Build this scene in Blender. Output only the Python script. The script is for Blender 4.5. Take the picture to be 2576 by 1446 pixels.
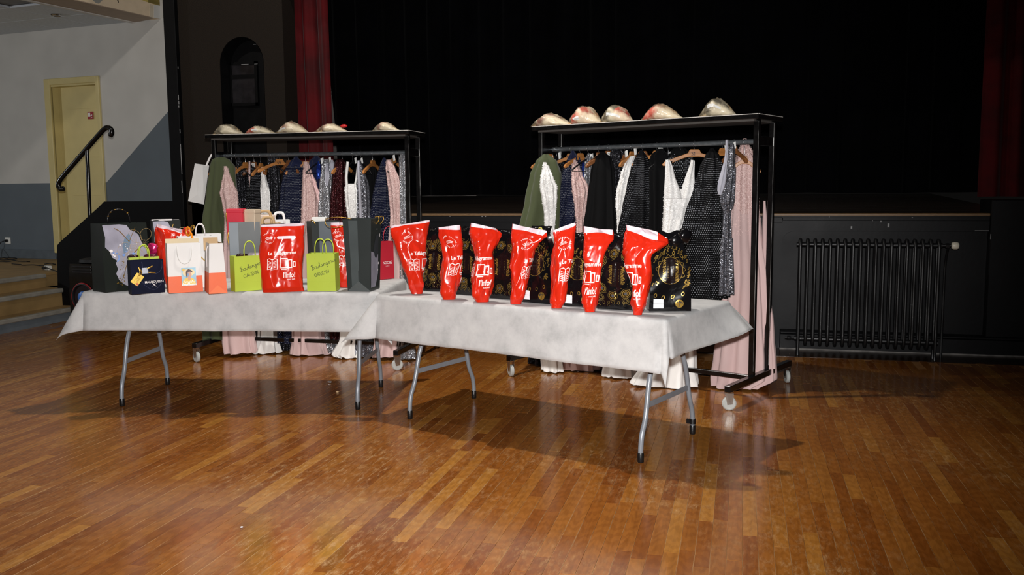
import bpy, bmesh, math, random
from math import sin, cos, pi, radians, sqrt, atan2
from mathutils import Vector, Matrix, noise
sc = bpy.context.scene
for o in list(bpy.data.objects): bpy.data.objects.remove(o)
C = sc.collection
R = random.Random(7)

# ------------------------------------------------------------------ camera
F, PITCH, ROLL, HC, YAW = 2255.6, .1123, -.008, 1.369, radians(14.353)
Rz = Matrix.Rotation(YAW, 3, 'Z')
_f = Vector((0, cos(PITCH), -sin(PITCH))); _u = Vector((0, sin(PITCH), cos(PITCH))); _x = Vector((1, 0, 0))
CR = Rz @ (_x*cos(ROLL) + _u*sin(ROLL)); CU = Rz @ (_u*cos(ROLL) - _x*sin(ROLL)); CF = Rz @ _f
CO = Vector((0, 0, HC))
cd = bpy.data.cameras.new('camera'); cam = bpy.data.objects.new('camera', cd); C.objects.link(cam)
cd.sensor_width = 36; cd.lens = 36*F/2576; cd.clip_end = 100
M4 = Matrix((CR, CU, -CF)).transposed().to_4x4(); M4.translation = CO; cam.matrix_world = M4
sc.camera = cam

# ------------------------------------------------------------------ light
sc.view_settings.view_transform = 'Standard'; sc.view_settings.look = 'None'
sc.view_settings.gamma = 1; sc.view_settings.use_curve_mapping = False
sc.view_settings.exposure = 0
w = bpy.data.worlds.new('hall'); sc.world = w; w.use_nodes = True
w.node_tree.nodes['Background'].inputs[0].default_value = (.9, .85, .8, 1)
w.node_tree.nodes['Background'].inputs[1].default_value = .004
def lamp(name, kind, loc, energy, col=(1, 1, 1), target=None, **k):
    d = bpy.data.lights.new(name, kind); d.energy = energy; d.color = col
    for a, b in k.items(): setattr(d, a, b)
    o = bpy.data.objects.new(name, d); C.objects.link(o); o.location = loc
    if target is not None:
        o.rotation_euler = (Vector(target)-Vector(loc)).to_track_quat('-Z', 'Y').to_euler()
    return o
# the camera's own flash, on its shoe above the lens
fl = CO + CU*.13 - CF*.02
lamp('camera_flash', 'SPOT', fl, 1280, (1, .98, .97), fl + CF*5 - CR*.45 + CU*.1, spot_size=radians(78), spot_blend=.85, shadow_soft_size=.03)
# lamps of the hall ceiling, then one added fill light
lamp('ceiling_downlight', 'SPOT', (-1.95, 5.2, 5.0), 600, (1, .94, .87), (-1.95, 4.9, 0), spot_size=radians(84), spot_blend=.75, shadow_soft_size=.06)
lamp('ceiling_lamp', 'POINT', (-3.4, 7.0, 4.9), 50, (1, .93, .84), shadow_soft_size=.07)
lamp('ceiling_lamp', 'POINT', (-5.2, 4.4, 4.9), 140, (1, .93, .86), shadow_soft_size=.07)
lamp('added_fill', 'POINT', (-11.5, 5.0, 2.2), 150, (.92, .96, 1), shadow_soft_size=.2)  # unseen fill, added to brighten the balcony ceiling and left wall

# ------------------------------------------------------------------ pixel helpers (photo pixel -> point at a real depth)
def ray(x, y): return CF + CR*((x-1288)/F) + CU*((723-y)/F)
def at_z(x, y, z=0.):
    r = ray(x, y); return CO + r*((z-HC)/r.z)
def at_v(x, y, v):
    r = ray(x, y); return CO + r*(v/r.y)
def at_pl(x, y, P, n):
    r = ray(x, y); P = Vector(P); n = Vector(n); return CO + r*((P-CO).dot(n)/r.dot(n))
def at_d(x, y, d):
    return CO + ray(x, y)*d

# ------------------------------------------------------------------ scene helpers
def lin(c):
    f = lambda v: v/12.92 if v <= .04045 else ((v+.055)/1.055)**2.4
    return (f(c[0]/255), f(c[1]/255), f(c[2]/255), 1)
def tag(o, label=None, cat=None, group=None, kind=None):
    if label: o['label'] = label
    if cat: o['category'] = cat
    if group: o['group'] = group
    if kind: o['kind'] = kind
    return o
def empty(name, loc=(0, 0, 0), rz=0, label=None, cat=None, group=None, kind=None):
    o = bpy.data.objects.new(name, None); C.objects.link(o); o.empty_display_size = .05
    o.location = loc; o.rotation_euler = (0, 0, rz); return tag(o, label, cat, group, kind)

class MB:
    def __init__(s): s.v = []; s.f = []; s.uv = None; s.m = []
    def add(s, vs, fs, mi=0):
        b = len(s.v); s.v += [tuple(p) for p in vs]; s.f += [tuple(i+b for i in f) for f in fs]; s.m += [mi]*len(fs); return s
    def box(s, c, d, rot=None, ch=0, mi=0):
        x, y, z = d[0]/2, d[1]/2, d[2]/2; c = Vector(c)
        if ch:
            ch = min(ch, x*.9, y*.9, z*.9); bm = bmesh.new(); bmesh.ops.create_cube(bm, size=1)
            bmesh.ops.scale(bm, vec=d, verts=bm.verts)
            bmesh.ops.bevel(bm, geom=bm.edges[:], offset=ch, segments=1, affect='EDGES')
            vs = [v.co.copy() for v in bm.verts]; bm.verts.index_update(); fs = [[v.index for v in f.verts] for f in bm.faces]; bm.free()
        else:
            vs = [Vector((a*x, b*y, e*z)) for a, b, e in ((-1,-1,-1),(1,-1,-1),(1,1,-1),(-1,1,-1),(-1,-1,1),(1,-1,1),(1,1,1),(-1,1,1))]
            fs = [(0,3,2,1),(4,5,6,7),(0,1,5,4),(1,2,6,5),(2,3,7,6),(3,0,4,7)]
        if rot is not None: vs = [rot @ v for v in vs]
        return s.add([c+v for v in vs], fs, mi)
    def bx(s, x0, x1, y0, y1, z0, z1, ch=0, mi=0):
        return s.box(((x0+x1)/2, (y0+y1)/2, (z0+z1)/2), (abs(x1-x0), abs(y1-y0), abs(z1-z0)), None, ch, mi)
    def tube(s, pts, r, n=10, caps=True, mi=0, closed=False):
        pts = [Vector(p) for p in pts]; k = len(pts); rs = r if isinstance(r, (list, tuple)) else [r]*k
        vs = []; fs = []; a = None
        for i, p in enumerate(pts):
            t = (pts[(i+1) % k]-pts[i-1]) if (closed or 0 < i < k-1) else (pts[1]-pts[0] if i == 0 else pts[-1]-pts[-2])
            t.normalize()
            if a is None:
                a = t.orthogonal().normalized()
            else:
                a = (a - t*a.dot(t)).normalized()
            b = t.cross(a)
            vs += [p + (a*cos(2*pi*j/n)+b*sin(2*pi*j/n))*rs[i] for j in range(n)]
        for i in range(k if closed else k-1):
            q = (i+1) % k
            for j in range(n):
                fs.append((i*n+j, i*n+(j+1) % n, q*n+(j+1) % n, q*n+j))
        if caps and not closed:
            fs.append(tuple(reversed(range(n)))); fs.append(tuple((k-1)*n+j for j in range(n)))
        return s.add(vs, fs, mi)
    def cyl(s, p0, p1, r0, r1=None, n=16, mi=0):
        return s.tube([p0, p1], [r0, r0 if r1 is None else r1], n, True, mi)
    def lathe(s, prof, o=(0, 0, 0), ax=None, n=20, mi=0):
        rot = Matrix.Identity(3) if ax is None else Vector((0, 0, 1)).rotation_difference(Vector(ax)).to_matrix()
        vs = []; fs = []; k = len(prof); o = Vector(o)
        for r, z in prof: vs += [o + rot @ Vector((r*cos(2*pi*j/n), r*sin(2*pi*j/n), z)) for j in range(n)]
        for i in range(k-1):
            for j in range(n): fs.append((i*n+j, i*n+(j+1) % n, (i+1)*n+(j+1) % n, (i+1)*n+j))
        fs.append(tuple(reversed(range(n)))); fs.append(tuple((k-1)*n+j for j in range(n)))
        return s.add(vs, fs, mi)
    def ball(s, c, r, n=14, sc=(1, 1, 1), mi=0):
        k = n//2; prof = [(max(1e-4, r*sin(pi*i/k)), -r*cos(pi*i/k)) for i in range(k+1)]
        b = len(s.v); s.lathe(prof, (0, 0, 0), None, n, mi)
        s.v[b:] = [(c[0]+p[0]*sc[0], c[1]+p[1]*sc[1], c[2]+p[2]*sc[2]) for p in s.v[b:]]; return s
    def prism(s, poly, a, b, axis='y', mi=0):
        # poly of 2D points, extruded from a to b along an axis
        n = len(poly)
        mk = {'y': lambda p, t: (p[0], t, p[1]), 'x': lambda p, t: (t, p[0], p[1]), 'z': lambda p, t: (p[0], p[1], t)}[axis]
        vs = [mk(p, a) for p in poly] + [mk(p, b) for p in poly]
        fs = [tuple(range(n)), tuple(reversed(range(n, 2*n)))] + [(i, i+n, (i+1) % n+n, (i+1) % n) for i in range(n)]
        return s.add(vs, fs, mi)
    def grid(s, fn, nu, nv, close=False, mi=0, uvf=None):
        vs = []; fs = []
        for j in range(nv+1):
            for i in range(nu + (0 if close else 1)): vs.append(fn(i/nu, j/nv))
        row = nu if close else nu+1
        for j in range(nv):
            for i in range(nu):
                i2 = (i+1) % row if close else i+1
                fs.append((j*row+i, j*row+i2, (j+1)*row+i2, (j+1)*row+i))
        b = len(s.f); s.add(vs, fs, mi)
        if uvf:
            if s.uv is None: s.uv = {}
            for j in range(nv):
                for i in range(nu):
                    s.uv[b+j*nu+i] = [uvf(i/nu, j/nv), uvf((i+1)/nu, j/nv), uvf((i+1)/nu, (j+1)/nv), uvf(i/nu, (j+1)/nv)]
        return s
    def mesh(s, name, mats, smooth=35):
        me = bpy.data.meshes.new(name); me.from_pydata(s.v, [], s.f)
        for m in (mats if isinstance(mats, (list, tuple)) else [mats]): me.materials.append(m)
        if s.uv is not None:
            ul = me.uv_layers.new(name='UVMap').data
            for pi_, p in enumerate(me.polygons):
                q = s.uv.get(pi_)
                if q:
                    for k_, li in enumerate(p.loop_indices): ul[li].uv = q[k_]
        if any(s.m): me.polygons.foreach_set('material_index', s.m)
        me.update(calc_edges=True)
        bm = bmesh.new(); bm.from_mesh(me); bmesh.ops.recalc_face_normals(bm, faces=bm.faces); bm.to_mesh(me); bm.free()
        if smooth:
            me.polygons.foreach_set('use_smooth', [True]*len(me.polygons))
            if smooth < 180: me.set_sharp_from_angle(angle=radians(smooth))
        return me
    def build(s, name, mats, parent=None, smooth=35, label=None, cat=None, group=None, kind=None):
        o = bpy.data.objects.new(name, s.mesh(name, mats, smooth)); C.objects.link(o)
        if parent: o.parent = parent
        return tag(o, label, cat, group, kind)

# ------------------------------------------------------------------ materials
MATS = {}
def nodes(name):
    m = bpy.data.materials.new(name); m.use_nodes = True; nt = m.node_tree
    return m, nt, nt.nodes['Principled BSDF']
def N(nt, t, **k):
    n = nt.nodes.new(t)
    for a, b in k.items():
        if a.startswith('i_'): n.inputs[int(a[2:])].default_value = b
        else: setattr(n, a, b)
    return n
def ramp(nt, fac, stops, interp='LINEAR'):
    r = N(nt, 'ShaderNodeValToRGB'); cr = r.color_ramp; cr.interpolation = interp
    while len(cr.elements) < len(stops): cr.elements.new(.5)
    for e, (p, c) in zip(cr.elements, stops): e.position = p; e.color = c if len(c) == 4 else (*c, 1)
    nt.links.new(fac, r.inputs[0]); return r
def mth(nt, op, a, b=None, c=None):
    n = N(nt, 'ShaderNodeMath', operation=op)
    for i, v in enumerate((a, b, c)):
        if v is None: continue
        if isinstance(v, (int, float)): n.inputs[i].default_value = v
        else: nt.links.new(v, n.inputs[i])
    return n.outputs[0]
def mixc(nt, fac, a, b):
    n = N(nt, 'ShaderNodeMix', data_type='RGBA')
    for i, v in ((0, fac), (6, a), (7, b)):
        if hasattr(v, 'is_linked') or hasattr(v, 'links'): nt.links.new(v, n.inputs[i])
        else: n.inputs[i].default_value = v
    return n.outputs[2]
def mat(name, col, rough=.5, metal=0, var=.08, vs=12, bump=0, bs=80, coat=0, sheen=0, spec=None, trans=0, alpha=1, emit=None, aniso=None, coord='Object', rv=.08, sss=0):
    if name in MATS: return MATS[name]
    m, nt, b = nodes(name); MATS[name] = m
    c = lin(col) if max(col) > 1 else (*col, 1)
    tc = N(nt, 'ShaderNodeTexCoord'); ns = N(nt, 'ShaderNodeTexNoise'); ns.inputs['Scale'].default_value = vs; ns.inputs['Detail'].default_value = 5
    mp = N(nt, 'ShaderNodeMapping'); nt.links.new(tc.outputs[coord], mp.inputs[0]); nt.links.new(mp.outputs[0], ns.inputs['Vector'])
    if aniso: mp.inputs['Scale'].default_value = aniso
    lo = tuple(max(0, x*(1-var*1.6)) for x in c[:3]); hi = tuple(min(1, x*(1+var*1.6)) for x in c[:3])
    r = ramp(nt, ns.outputs['Fac'], [(.3, lo), (.7, hi)]); nt.links.new(r.outputs[0], b.inputs['Base Color'])
    rr = mth(nt, 'MULTIPLY_ADD', ns.outputs['Fac'], rv*2, rough-rv); nt.links.new(rr, b.inputs['Roughness'])
    b.inputs['Metallic'].default_value = metal
    if coat: b.inputs['Coat Weight'].default_value = coat; b.inputs['Coat Roughness'].default_value = .08
    if sheen: b.inputs['Sheen Weight'].default_value = sheen; b.inputs['Sheen Roughness'].default_value = .5
    if spec is not None: b.inputs['Specular IOR Level'].default_value = spec
    if trans: b.inputs['Transmission Weight'].default_value = trans
    if alpha < 1: b.inputs['Alpha'].default_value = alpha
    if emit: b.inputs['Emission Color'].default_value = (*emit[0], 1); b.inputs['Emission Strength'].default_value = emit[1]
    if bump:
        n2 = N(nt, 'ShaderNodeTexNoise'); n2.inputs['Scale'].default_value = bs; n2.inputs['Detail'].default_value = 4
        nt.links.new(mp.outputs[0], n2.inputs['Vector'])
        bp = N(nt, 'ShaderNodeBump'); bp.inputs['Strength'].default_value = bump; bp.inputs['Distance'].default_value = .01
        nt.links.new(n2.outputs['Fac'], bp.inputs['Height']); nt.links.new(bp.outputs[0], b.inputs['Normal'])
    return m

def m_floor():
    m, nt, b = nodes('oiled oak strip floor'); L = nt.links.new
    oi = N(nt, 'ShaderNodeObjectInfo'); ge = N(nt, 'ShaderNodeNewGeometry')
    rnd = mth(nt, 'FRACT', mth(nt, 'ADD', mth(nt, 'MULTIPLY', oi.outputs['Random'], 17.31), mth(nt, 'MULTIPLY', ge.outputs['Random Per Island'], 9.77)))
    off = N(nt, 'ShaderNodeCombineXYZ'); L(mth(nt, 'MULTIPLY', rnd, 37.), off.inputs[0]); L(mth(nt, 'MULTIPLY', rnd, 91.), off.inputs[1])
    ad = N(nt, 'ShaderNodeVectorMath', operation='ADD'); L(ge.outputs['Position'], ad.inputs[0]); L(off.outputs[0], ad.inputs[1])
    mp = N(nt, 'ShaderNodeMapping'); mp.inputs['Scale'].default_value = (30, 2.2, 1); L(ad.outputs[0], mp.inputs[0])
    g = N(nt, 'ShaderNodeTexNoise'); g.inputs['Scale'].default_value = 1.6; g.inputs['Detail'].default_value = 7; g.inputs['Distortion'].default_value = .9; L(mp.outputs[0], g.inputs['Vector'])
    base = ramp(nt, rnd, [(0, lin((122, 68, 25))), (.3, lin((134, 79, 30))), (.6, lin((141, 86, 34))), (.9, lin((148, 94, 38))), (1, lin((164, 111, 47)))])
    gr = ramp(nt, g.outputs['Fac'], [(.25, (.68, .64, .6)), (.5, (.95, .95, .95)), (.75, (1.15, 1.15, 1.15))])
    mu = N(nt, 'ShaderNodeMix', data_type='RGBA', blend_type='MULTIPLY'); mu.inputs[0].default_value = .75; L(base.outputs[0], mu.inputs[6]); L(gr.outputs[0], mu.inputs[7])
    # cathedral figure
    wv = N(nt, 'ShaderNodeTexWave', wave_type='RINGS'); wv.inputs['Scale'].default_value = 3.2; wv.inputs['Distortion'].default_value = 9; wv.inputs['Detail'].default_value = 2
    mp2 = N(nt, 'ShaderNodeMapping'); mp2.inputs['Scale'].default_value = (9, 1.2, 1); L(ad.outputs[0], mp2.inputs[0]); L(mp2.outputs[0], wv.inputs['Vector'])
    wr = ramp(nt, wv.outputs['Fac'], [(.35, (.82, .78, .74)), (.6, (1.04, 1.04, 1.03))])
    mu2 = N(nt, 'ShaderNodeMix', data_type='RGBA', blend_type='MULTIPLY'); mu2.inputs[0].default_value = .55; L(mu.outputs[2], mu2.inputs[6]); L(wr.outputs[0], mu2.inputs[7])
    # worn patches: pale and greyish, larger than a board
    wn = N(nt, 'ShaderNodeTexNoise'); wn.inputs['Scale'].default_value = .9; wn.inputs['Detail'].default_value = 6; L(ge.outputs['Position'], wn.inputs['Vector'])
    sn = N(nt, 'ShaderNodeTexNoise'); sn.inputs['Scale'].default_value = 14; sn.inputs['Detail'].default_value = 8; sn.inputs['Roughness'].default_value = .75
    mp3 = N(nt, 'ShaderNodeMapping'); mp3.inputs['Scale'].default_value = (2.5, .8, 1); L(ge.outputs['Position'], mp3.inputs[0]); L(mp3.outputs[0], sn.inputs['Vector'])
    wm = mth(nt, 'MULTIPLY', ramp(nt, wn.outputs['Fac'], [(.42, (0, 0, 0)), (.6, (1, 1, 1))]).outputs[0], ramp(nt, sn.outputs['Fac'], [(.5, (0, 0, 0)), (.72, (1, 1, 1))]).outputs[0])
    c3 = mixc(nt, mth(nt, 'MULTIPLY', wm, .75), mu2.outputs[2], lin((184, 150, 104)))
    # light rubbed edges and scratches
    uv = N(nt, 'ShaderNodeUVMap'); sx = N(nt, 'ShaderNodeSeparateXYZ'); L(uv.outputs[0], sx.inputs[0])
    ed = mth(nt, 'GREATER_THAN', mth(nt, 'ABSOLUTE', mth(nt, 'SUBTRACT', sx.outputs[0], .5)), .474)
    en = N(nt, 'ShaderNodeTexNoise'); en.inputs['Scale'].default_value = 3.5; en.inputs['Detail'].default_value = 6; L(ad.outputs[0], en.inputs['Vector'])
    em = mth(nt, 'MULTIPLY', ed, ramp(nt, en.outputs['Fac'], [(.46, (0, 0, 0)), (.6, (1, 1, 1))]).outputs[0])
    c4 = mixc(nt, mth(nt, 'MULTIPLY', em, .5), c3, lin((214, 182, 134)))
    L(c4, b.inputs['Base Color'])
    L(mth(nt, 'ADD', mth(nt, 'MULTIPLY', sn.outputs['Fac'], .12), mth(nt, 'MULTIPLY_ADD', wm, .18, .11)), b.inputs['Roughness'])
    b.inputs['Specular IOR Level'].default_value = .45
    bp = N(nt, 'ShaderNodeBump'); bp.inputs['Strength'].default_value = .06; bp.inputs['Distance'].default_value = .003
    L(g.outputs['Fac'], bp.inputs['Height']); L(bp.outputs[0], b.inputs['Normal'])
    return m
FLOOR = m_floor()
BLACKP = mat('black wall paint', (13, 13, 15), .5, var=.18, vs=3, bump=.05, bs=30, spec=.22)
BLACKG = mat('glossy black steel', (14, 13, 13), .22, 0, var=.2, vs=20, spec=.6, bump=.05, bs=120)
GALV = mat('galvanised steel tube', (128, 134, 138), .38, .75, var=.12, vs=40)
CHROME = mat('chromed caster fork', (190, 188, 182), .18, .95, var=.06)
WHEEL = mat('grey rubber wheel', (176, 178, 174), .35, 0, var=.06)
GREYLEG = mat('grey enamelled steel leg', (126, 130, 136), .34, .12, var=.04, vs=30)
CAP = mat('black plastic foot', (16, 16, 17), .4)
# ================================================================== THE SETTING
# ---- floor: slab, 300 nearest boards as parts, the rest joined
SLAB = mat('dark floor joint', (150, 104, 56), .6, var=.15, vs=5)
fb = MB(); fb.bx(-13, 7.5, -6, 11, -.08, -.004)
floor = fb.build('floor', SLAB, kind='structure', label='worn oiled oak strip floor of the hall')
PWD = .0575
def seen(x, y):
    d = Vector((x, y, 0))-CO; z = d.dot(CF)
    if z < .8: return None
    return 1288+F*d.dot(CR)/z, 723-F*d.dot(CU)/z, z
LENS = [.34, .46, .6, .78, .98]
def plank_mesh(Ln, dz=0):
    mb = MB(); w2, l2, c = PWD/2-.0002, Ln/2-.0002, .0006
    vs = [(-w2, -l2, -.006), (w2, -l2, -.006), (w2, l2, -.006), (-w2, l2, -.006), (-w2+c, -l2+c, 0), (w2-c, -l2+c, 0), (w2-c, l2-c, 0), (-w2+c, l2-c, 0)]
    fs = [(4, 5, 6, 7), (0, 1, 5, 4), (1, 2, 6, 5), (2, 3, 7, 6), (3, 0, 4, 7)]
    U = lambda p: ((p[0]/PWD)+.5, p[1])
    return vs, fs, U
spots = []
u = -9.2
while u < 6.4:
    v = .9 - R.random()*.9
    while v < 8.15:
        Ln = R.choice(LENS); cv = v+Ln/2; v += Ln
        if u < -6.75 and cv > 7.9: continue
        q = seen(u, cv)
        if not q or q[0] < -1000 or q[0] > 3600 or q[1] > 2100: continue
        if cv+Ln/2 > 7.75 and u > -6.75: continue
        inside = 0 <= q[0] <= 2576 and q[1] <= 1446
        spots.append((0 if inside else 1, q[2], u, cv, Ln))
    u += PWD
spots.sort()
pm = {}
mbs = MB(); mbs.uv = {}
for k, (ins, dist, u, cv, Ln) in enumerate(spots):
    if k < 300:
        if Ln not in pm:
            vs, fs, U = plank_mesh(Ln); mb = MB(); mb.add(vs, fs); mb.uv = {i: [U(vs[j]) for j in f] for i, f in enumerate(fs)}
            pm[Ln] = mb.mesh('plank', FLOOR, 0)
        o = bpy.data.objects.new('plank', pm[Ln]); C.objects.link(o); o.parent = floor
        o.location = (u, cv, R.uniform(-.0006, 0)); 
    else:
        vs, fs, U = plank_mesh(Ln); dz = R.uniform(-.0006, 0)
        b0 = len(mbs.f)
        for i, f in enumerate(fs): mbs.uv[b0+i] = [U(vs[j]) for j in f]
        mbs.add([(a+u, b+cv, e+dz) for a, b, e in vs], fs)
mbs.build('floor_boards', FLOOR, floor, 0, kind='stuff')

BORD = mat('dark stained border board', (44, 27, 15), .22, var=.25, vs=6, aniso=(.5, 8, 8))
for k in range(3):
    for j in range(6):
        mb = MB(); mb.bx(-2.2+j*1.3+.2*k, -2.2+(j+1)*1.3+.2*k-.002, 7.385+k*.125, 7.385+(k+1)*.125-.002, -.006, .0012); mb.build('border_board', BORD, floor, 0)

# ---- stage: apron fascia, raked board floor, side parapets
SV = 7.76; ZS = 1.13
stage = empty('stage_front', (0, SV, 0), kind='structure', label='black painted stage front with a recess for the radiator')
mb = MB(); UL, UR = -4.35, 1.89
mb.bx(UL, .33, 0, .10, 0, ZS-.025)                               # fascia left of the radiator recess
poly = [(.33, .99)]                                                # rounded upper corner of the recess
a0 = .33; r_ = .10
arc = [(a0+r_-r_*cos(t), .985-r_+r_*sin(t)) for t in [i*pi/2/8 for i in range(9)]]
mb.prism([(a0, .985)] + list(reversed(arc)) , .0, .10)
mb.bx(a0, UR, 0, .10, .985, ZS-.025)
mb.build('fascia', BLACKP, stage, 30)
mb = MB(); mb.bx(a0, UR+.02, .07, .12, 0, .985); mb.build('recess_panel', BLACKP, stage)
EDGE = mat('worn stage board edge', (120, 92, 60), .5, var=.3, vs=25, aniso=(1, 20, 20))
mb = MB(); mb.bx(UL, UR, -.012, .03, ZS-.022, ZS, .004); mb.build('edge_board', EDGE, stage)
mb = MB(); mb.bx(UL, .33, -.012, .0, ZS-.075, ZS-.03, .003); mb.bx(.33, UR, -.008, 0, ZS-.06, ZS-.035, .003); mb.build('edge_moulding', BLACKP, stage)
SBOARD = mat('dark stage boards', (46, 34, 24), .45, var=.45, vs=9, aniso=(.35, 6, 6), bump=.1, bs=40)
nb = 0; v = .032
while v < 3.9:
    z0 = ZS + .033*max(0, v-.4); mb = MB(); wd = .14
    mb.box(((UL+UR)/2, v+wd/2, z0-.012), (UR-UL+.6, wd-.003, .022), Matrix.Rotation(.033, 3, 'X'))
    mb.build('board', SBOARD, stage, 0); v += wd; nb += 1
PAR = 1.235
par = MB(); par.bx(1.895, 6.5, -.015, .35, 0, PAR, .006)
par.build('parapet', BLACKP, stage, 0)
par = MB(); par.bx(-5.42, UL, .30, .5, 0, PAR, .006); par.build('parapet', BLACKP, stage, 0)
chip = mat('chipped paint showing plaster', (150, 150, 150), .7)
mb = MB()
for (x, y, w_, h_) in ((1109, 541, .02, .012), (1132, 543, .008, .012), (1174, 552, .03, .006), (1213, 544, .012, .012), (1221, 544, .012, .012), (1241, 550, .014, .008), (1300, 549, .09, .004), (2142, 572, .012, .02), (2195, 554, .006, .01), (2216, 557, .008, .012), (2295, 548, .01, .01), (2235, 567, .014, .03), (2003, 553, .014, .006), (2086, 545, .004, .01), (2470, 580, .10, .004), (2492, 595, .004, .04)):
    p = at_v(x, y, SV-.006 if x < 2480 else SV-.02); mb.box((p.x, p.y-SV, p.z), (w_, .003, h_))
mb.build('paint_chips', chip, stage, 0)
bb = MB(); bb.bx(.33, 6.5, -.035, .07, 0, .13, .006); bb.bx(.33, 6.5, -.05, .07, .13, .155, .008)
o = bb.build('baseboard_stage', BLACKP, None, 0, kind='structure', label='black skirting along the stage front'); o.location = (0, SV, 0)
strip = MB(); strip.bx(.33, 6.5, -.043, -.036, 0.0, .012); strip.build('edge_strip', mat('grey scuffed strip', (112, 108, 104), .6, var=.3), o, 0)

# ---- proscenium wall with an arched recess
BROWN = mat('brown textured wall covering', (29, 22, 15), .85, var=.35, vs=160, bump=.35, bs=300, spec=.25)
PV = 8.06
wp = empty('wall_proscenium', (0, PV, 0), kind='structure', label='dark brown wall beside the stage with an arched recess')
pl = lambda x, y: (lambda p: (p.x, p.z))(at_v(x, y, PV))
X0, X1 = at_v(438, 200, PV).x, at_v(716, 200, PV).x
ax0, ax1 = at_v(557, 250, PV).x, at_v(667, 250, PV).x; zt = at_v(612, 92, PV).z; zb = 1.18; ZT = 5.2
r_ = (ax1-ax0)/2; cx = (ax0+ax1)/2; zc = zt-r_*1.05
arc = [(cx-r_*cos(t), zc+r_*1.05*sin(t)) for t in [pi*i/20 for i in range(21)]]
mb = MB()
mb.bx(X0, ax0, 0, .25, 0, ZT); mb.bx(ax1, X1, 0, .25, 0, ZT); mb.bx(ax0, ax1, 0, .25, 0, zb)
for i in range(20):
    (xa, za), (xb, zb_) = arc[i], arc[i+1]
    mb.add([(xa, 0, za), (xb, 0, zb_), (xb, 0, ZT), (xa, 0, ZT), (xa, .25, za), (xb, .25, zb_)], [(0, 1, 2, 3), (0, 4, 5, 1)])
mb.build('wall_covering', BROWN, wp, 0)
BLK2 = mat('black recess paint', (6, 6, 7), .6, var=.2, spec=.15)
mb = MB(); ins = .003
lip = [(ax0, zb)]+arc+[(ax1, zb)]; ctr = (cx, zc)
lip2 = [(x+(ins if x < cx else -ins), z-(ins if z > zc else 0)) for x, z in lip]
for i in range(len(lip2)-1):
    (xa, za), (xb, zb2) = lip2[i], lip2[i+1]; mb.add([(xa, -.001, za), (xb, -.001, zb2), (xb, .21, zb2), (xa, .21, za)], [(0, 1, 2, 3)])
mb.build('recess_reveal', BLK2, wp, 0)
mb = MB(); mb.bx(ax0-.05, ax1+.05, .20, .245, zb, zt+.05); mb.build('recess_back', BLK2, wp, 0)
q0, q1 = at_v(583, 165, PV+.19), at_v(645, 258, PV+.19)
mb = MB(); mb.bx(q0.x, q1.x, .185, .20, q1.z, q0.z); mb.build('pane', mat('dim glass', (34, 32, 34), .2, var=.35, vs=8), wp, 0)
zm = at_v(612, 193, PV+.18).z
mb = MB(); mb.bx(q0.x, q1.x, .175, .19, zm-.02, zm+.02)
for a, b_, c_, d_ in ((q0.x-.03, q0.x, q1.z-.03, q0.z+.03), (q1.x, q1.x+.03, q1.z-.03, q0.z+.03)): mb.bx(a, b_, .17, .2, c_, d_)
mb.bx(q0.x-.03, q1.x+.03, .17, .2, q0.z, q0.z+.03); mb.bx(q0.x-.03, q1.x+.03, .17, .2, q1.z-.03, q1.z)
mb.build('window_frame', BLK2, wp, 0)
mb = MB()
p = at_v(616, 162, PV+.165); mb.box((p.x, .165, p.z), (.08, .004, .004)); p = at_v(644, 161, PV+.165); mb.box((p.x, .165, p.z), (.035, .004, .004)); p = at_v(629, 108, PV+.1); mb.box((p.x, .19, p.z), (.03, .004, .006))
mb.build('paint_chips', chip, wp, 0)
xa, xb = at_v(422, 100, PV).x, at_v(446, 100, PV).x
tr = MB(); tr.bx(xa, xb+.02, -.06, .3, 0, ZT, .006)
o = tr.build('trim_1', BLK2, None, 0, kind='structure', label='narrow black pilaster at the edge of the stage wall'); o.location = (0, PV, 0)
mb = MB()
for (x, y, h_) in ((447, 170, .02), (448, 245, .05), (449, 258, .03), (449, 268, .02), (452, 330, .04), (453, 370, .02), (455, 400, .3), (457, 470, .12)):
    p = at_v(x, y, PV-.06); mb.box((p.x+.005, -.061, p.z), (.006, .003, h_))
mb.build('paint_chips', chip, o, 0)

mb = MB(); mb.bx(X1-.02, 6.5, .0, .25, 3.42, ZT); mb.build('shade_header', BROWN, wp, 0)  # unseen header, added to shade the stage curtains from the hall lamps
# ---- curtains
def curtain(name, x0, x1, y, z0, z1, m, amp, wl, label, edge=None, seed=1, drift=0):
    rr = random.Random(seed); L = x1-x0; nu = max(24, int(L/wl*12)); ph = rr.random()*9
    def fn(a, t):
        x = x0+L*a; z = z0+(z1-z0)*t
        if edge: x = x0+edge(t) + (x1-x0-edge(t))*a
        k = 2*pi*x/wl + .9*sin(x*2.1+ph) + 1.2*noise.noise((x*.7, t*.8, seed))
        d = amp*(sin(k)+.35*sin(2.3*k+1))*(1+.25*noise.noise((x*3, 0, seed)))*(1-.25*t)
        return (x+.4*amp*cos(k)+drift*(1-t)*a, y+d, z+.012*noise.noise((x*2, 3, seed))*(1-t))
    mb = MB(); mb.grid(fn, nu, 14, uvf=lambda a, t: (a*L, t*(z1-z0)))
    # a hem with thickness
    mb.grid(lambda a, t: (Vector(fn(a, 0))+Vector((0, .012*t, .0))), nu, 1)
    mb.grid(lambda a, t: (Vector(fn(a, t))+Vector((0, .012, 0))), nu, 4)
    return mb.build(name, m, None, 180, label=label, cat='curtain')
REDV = mat('red velvet curtain', (78, 2, 7), .75, var=.25, vs=4, sheen=.12, spec=.2, bump=.1, bs=200)
BLKV = mat('black stage velvet', (5, 5, 7), .9, var=.3, vs=3, sheen=.03, spec=.05)
BV = 11.15
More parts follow.
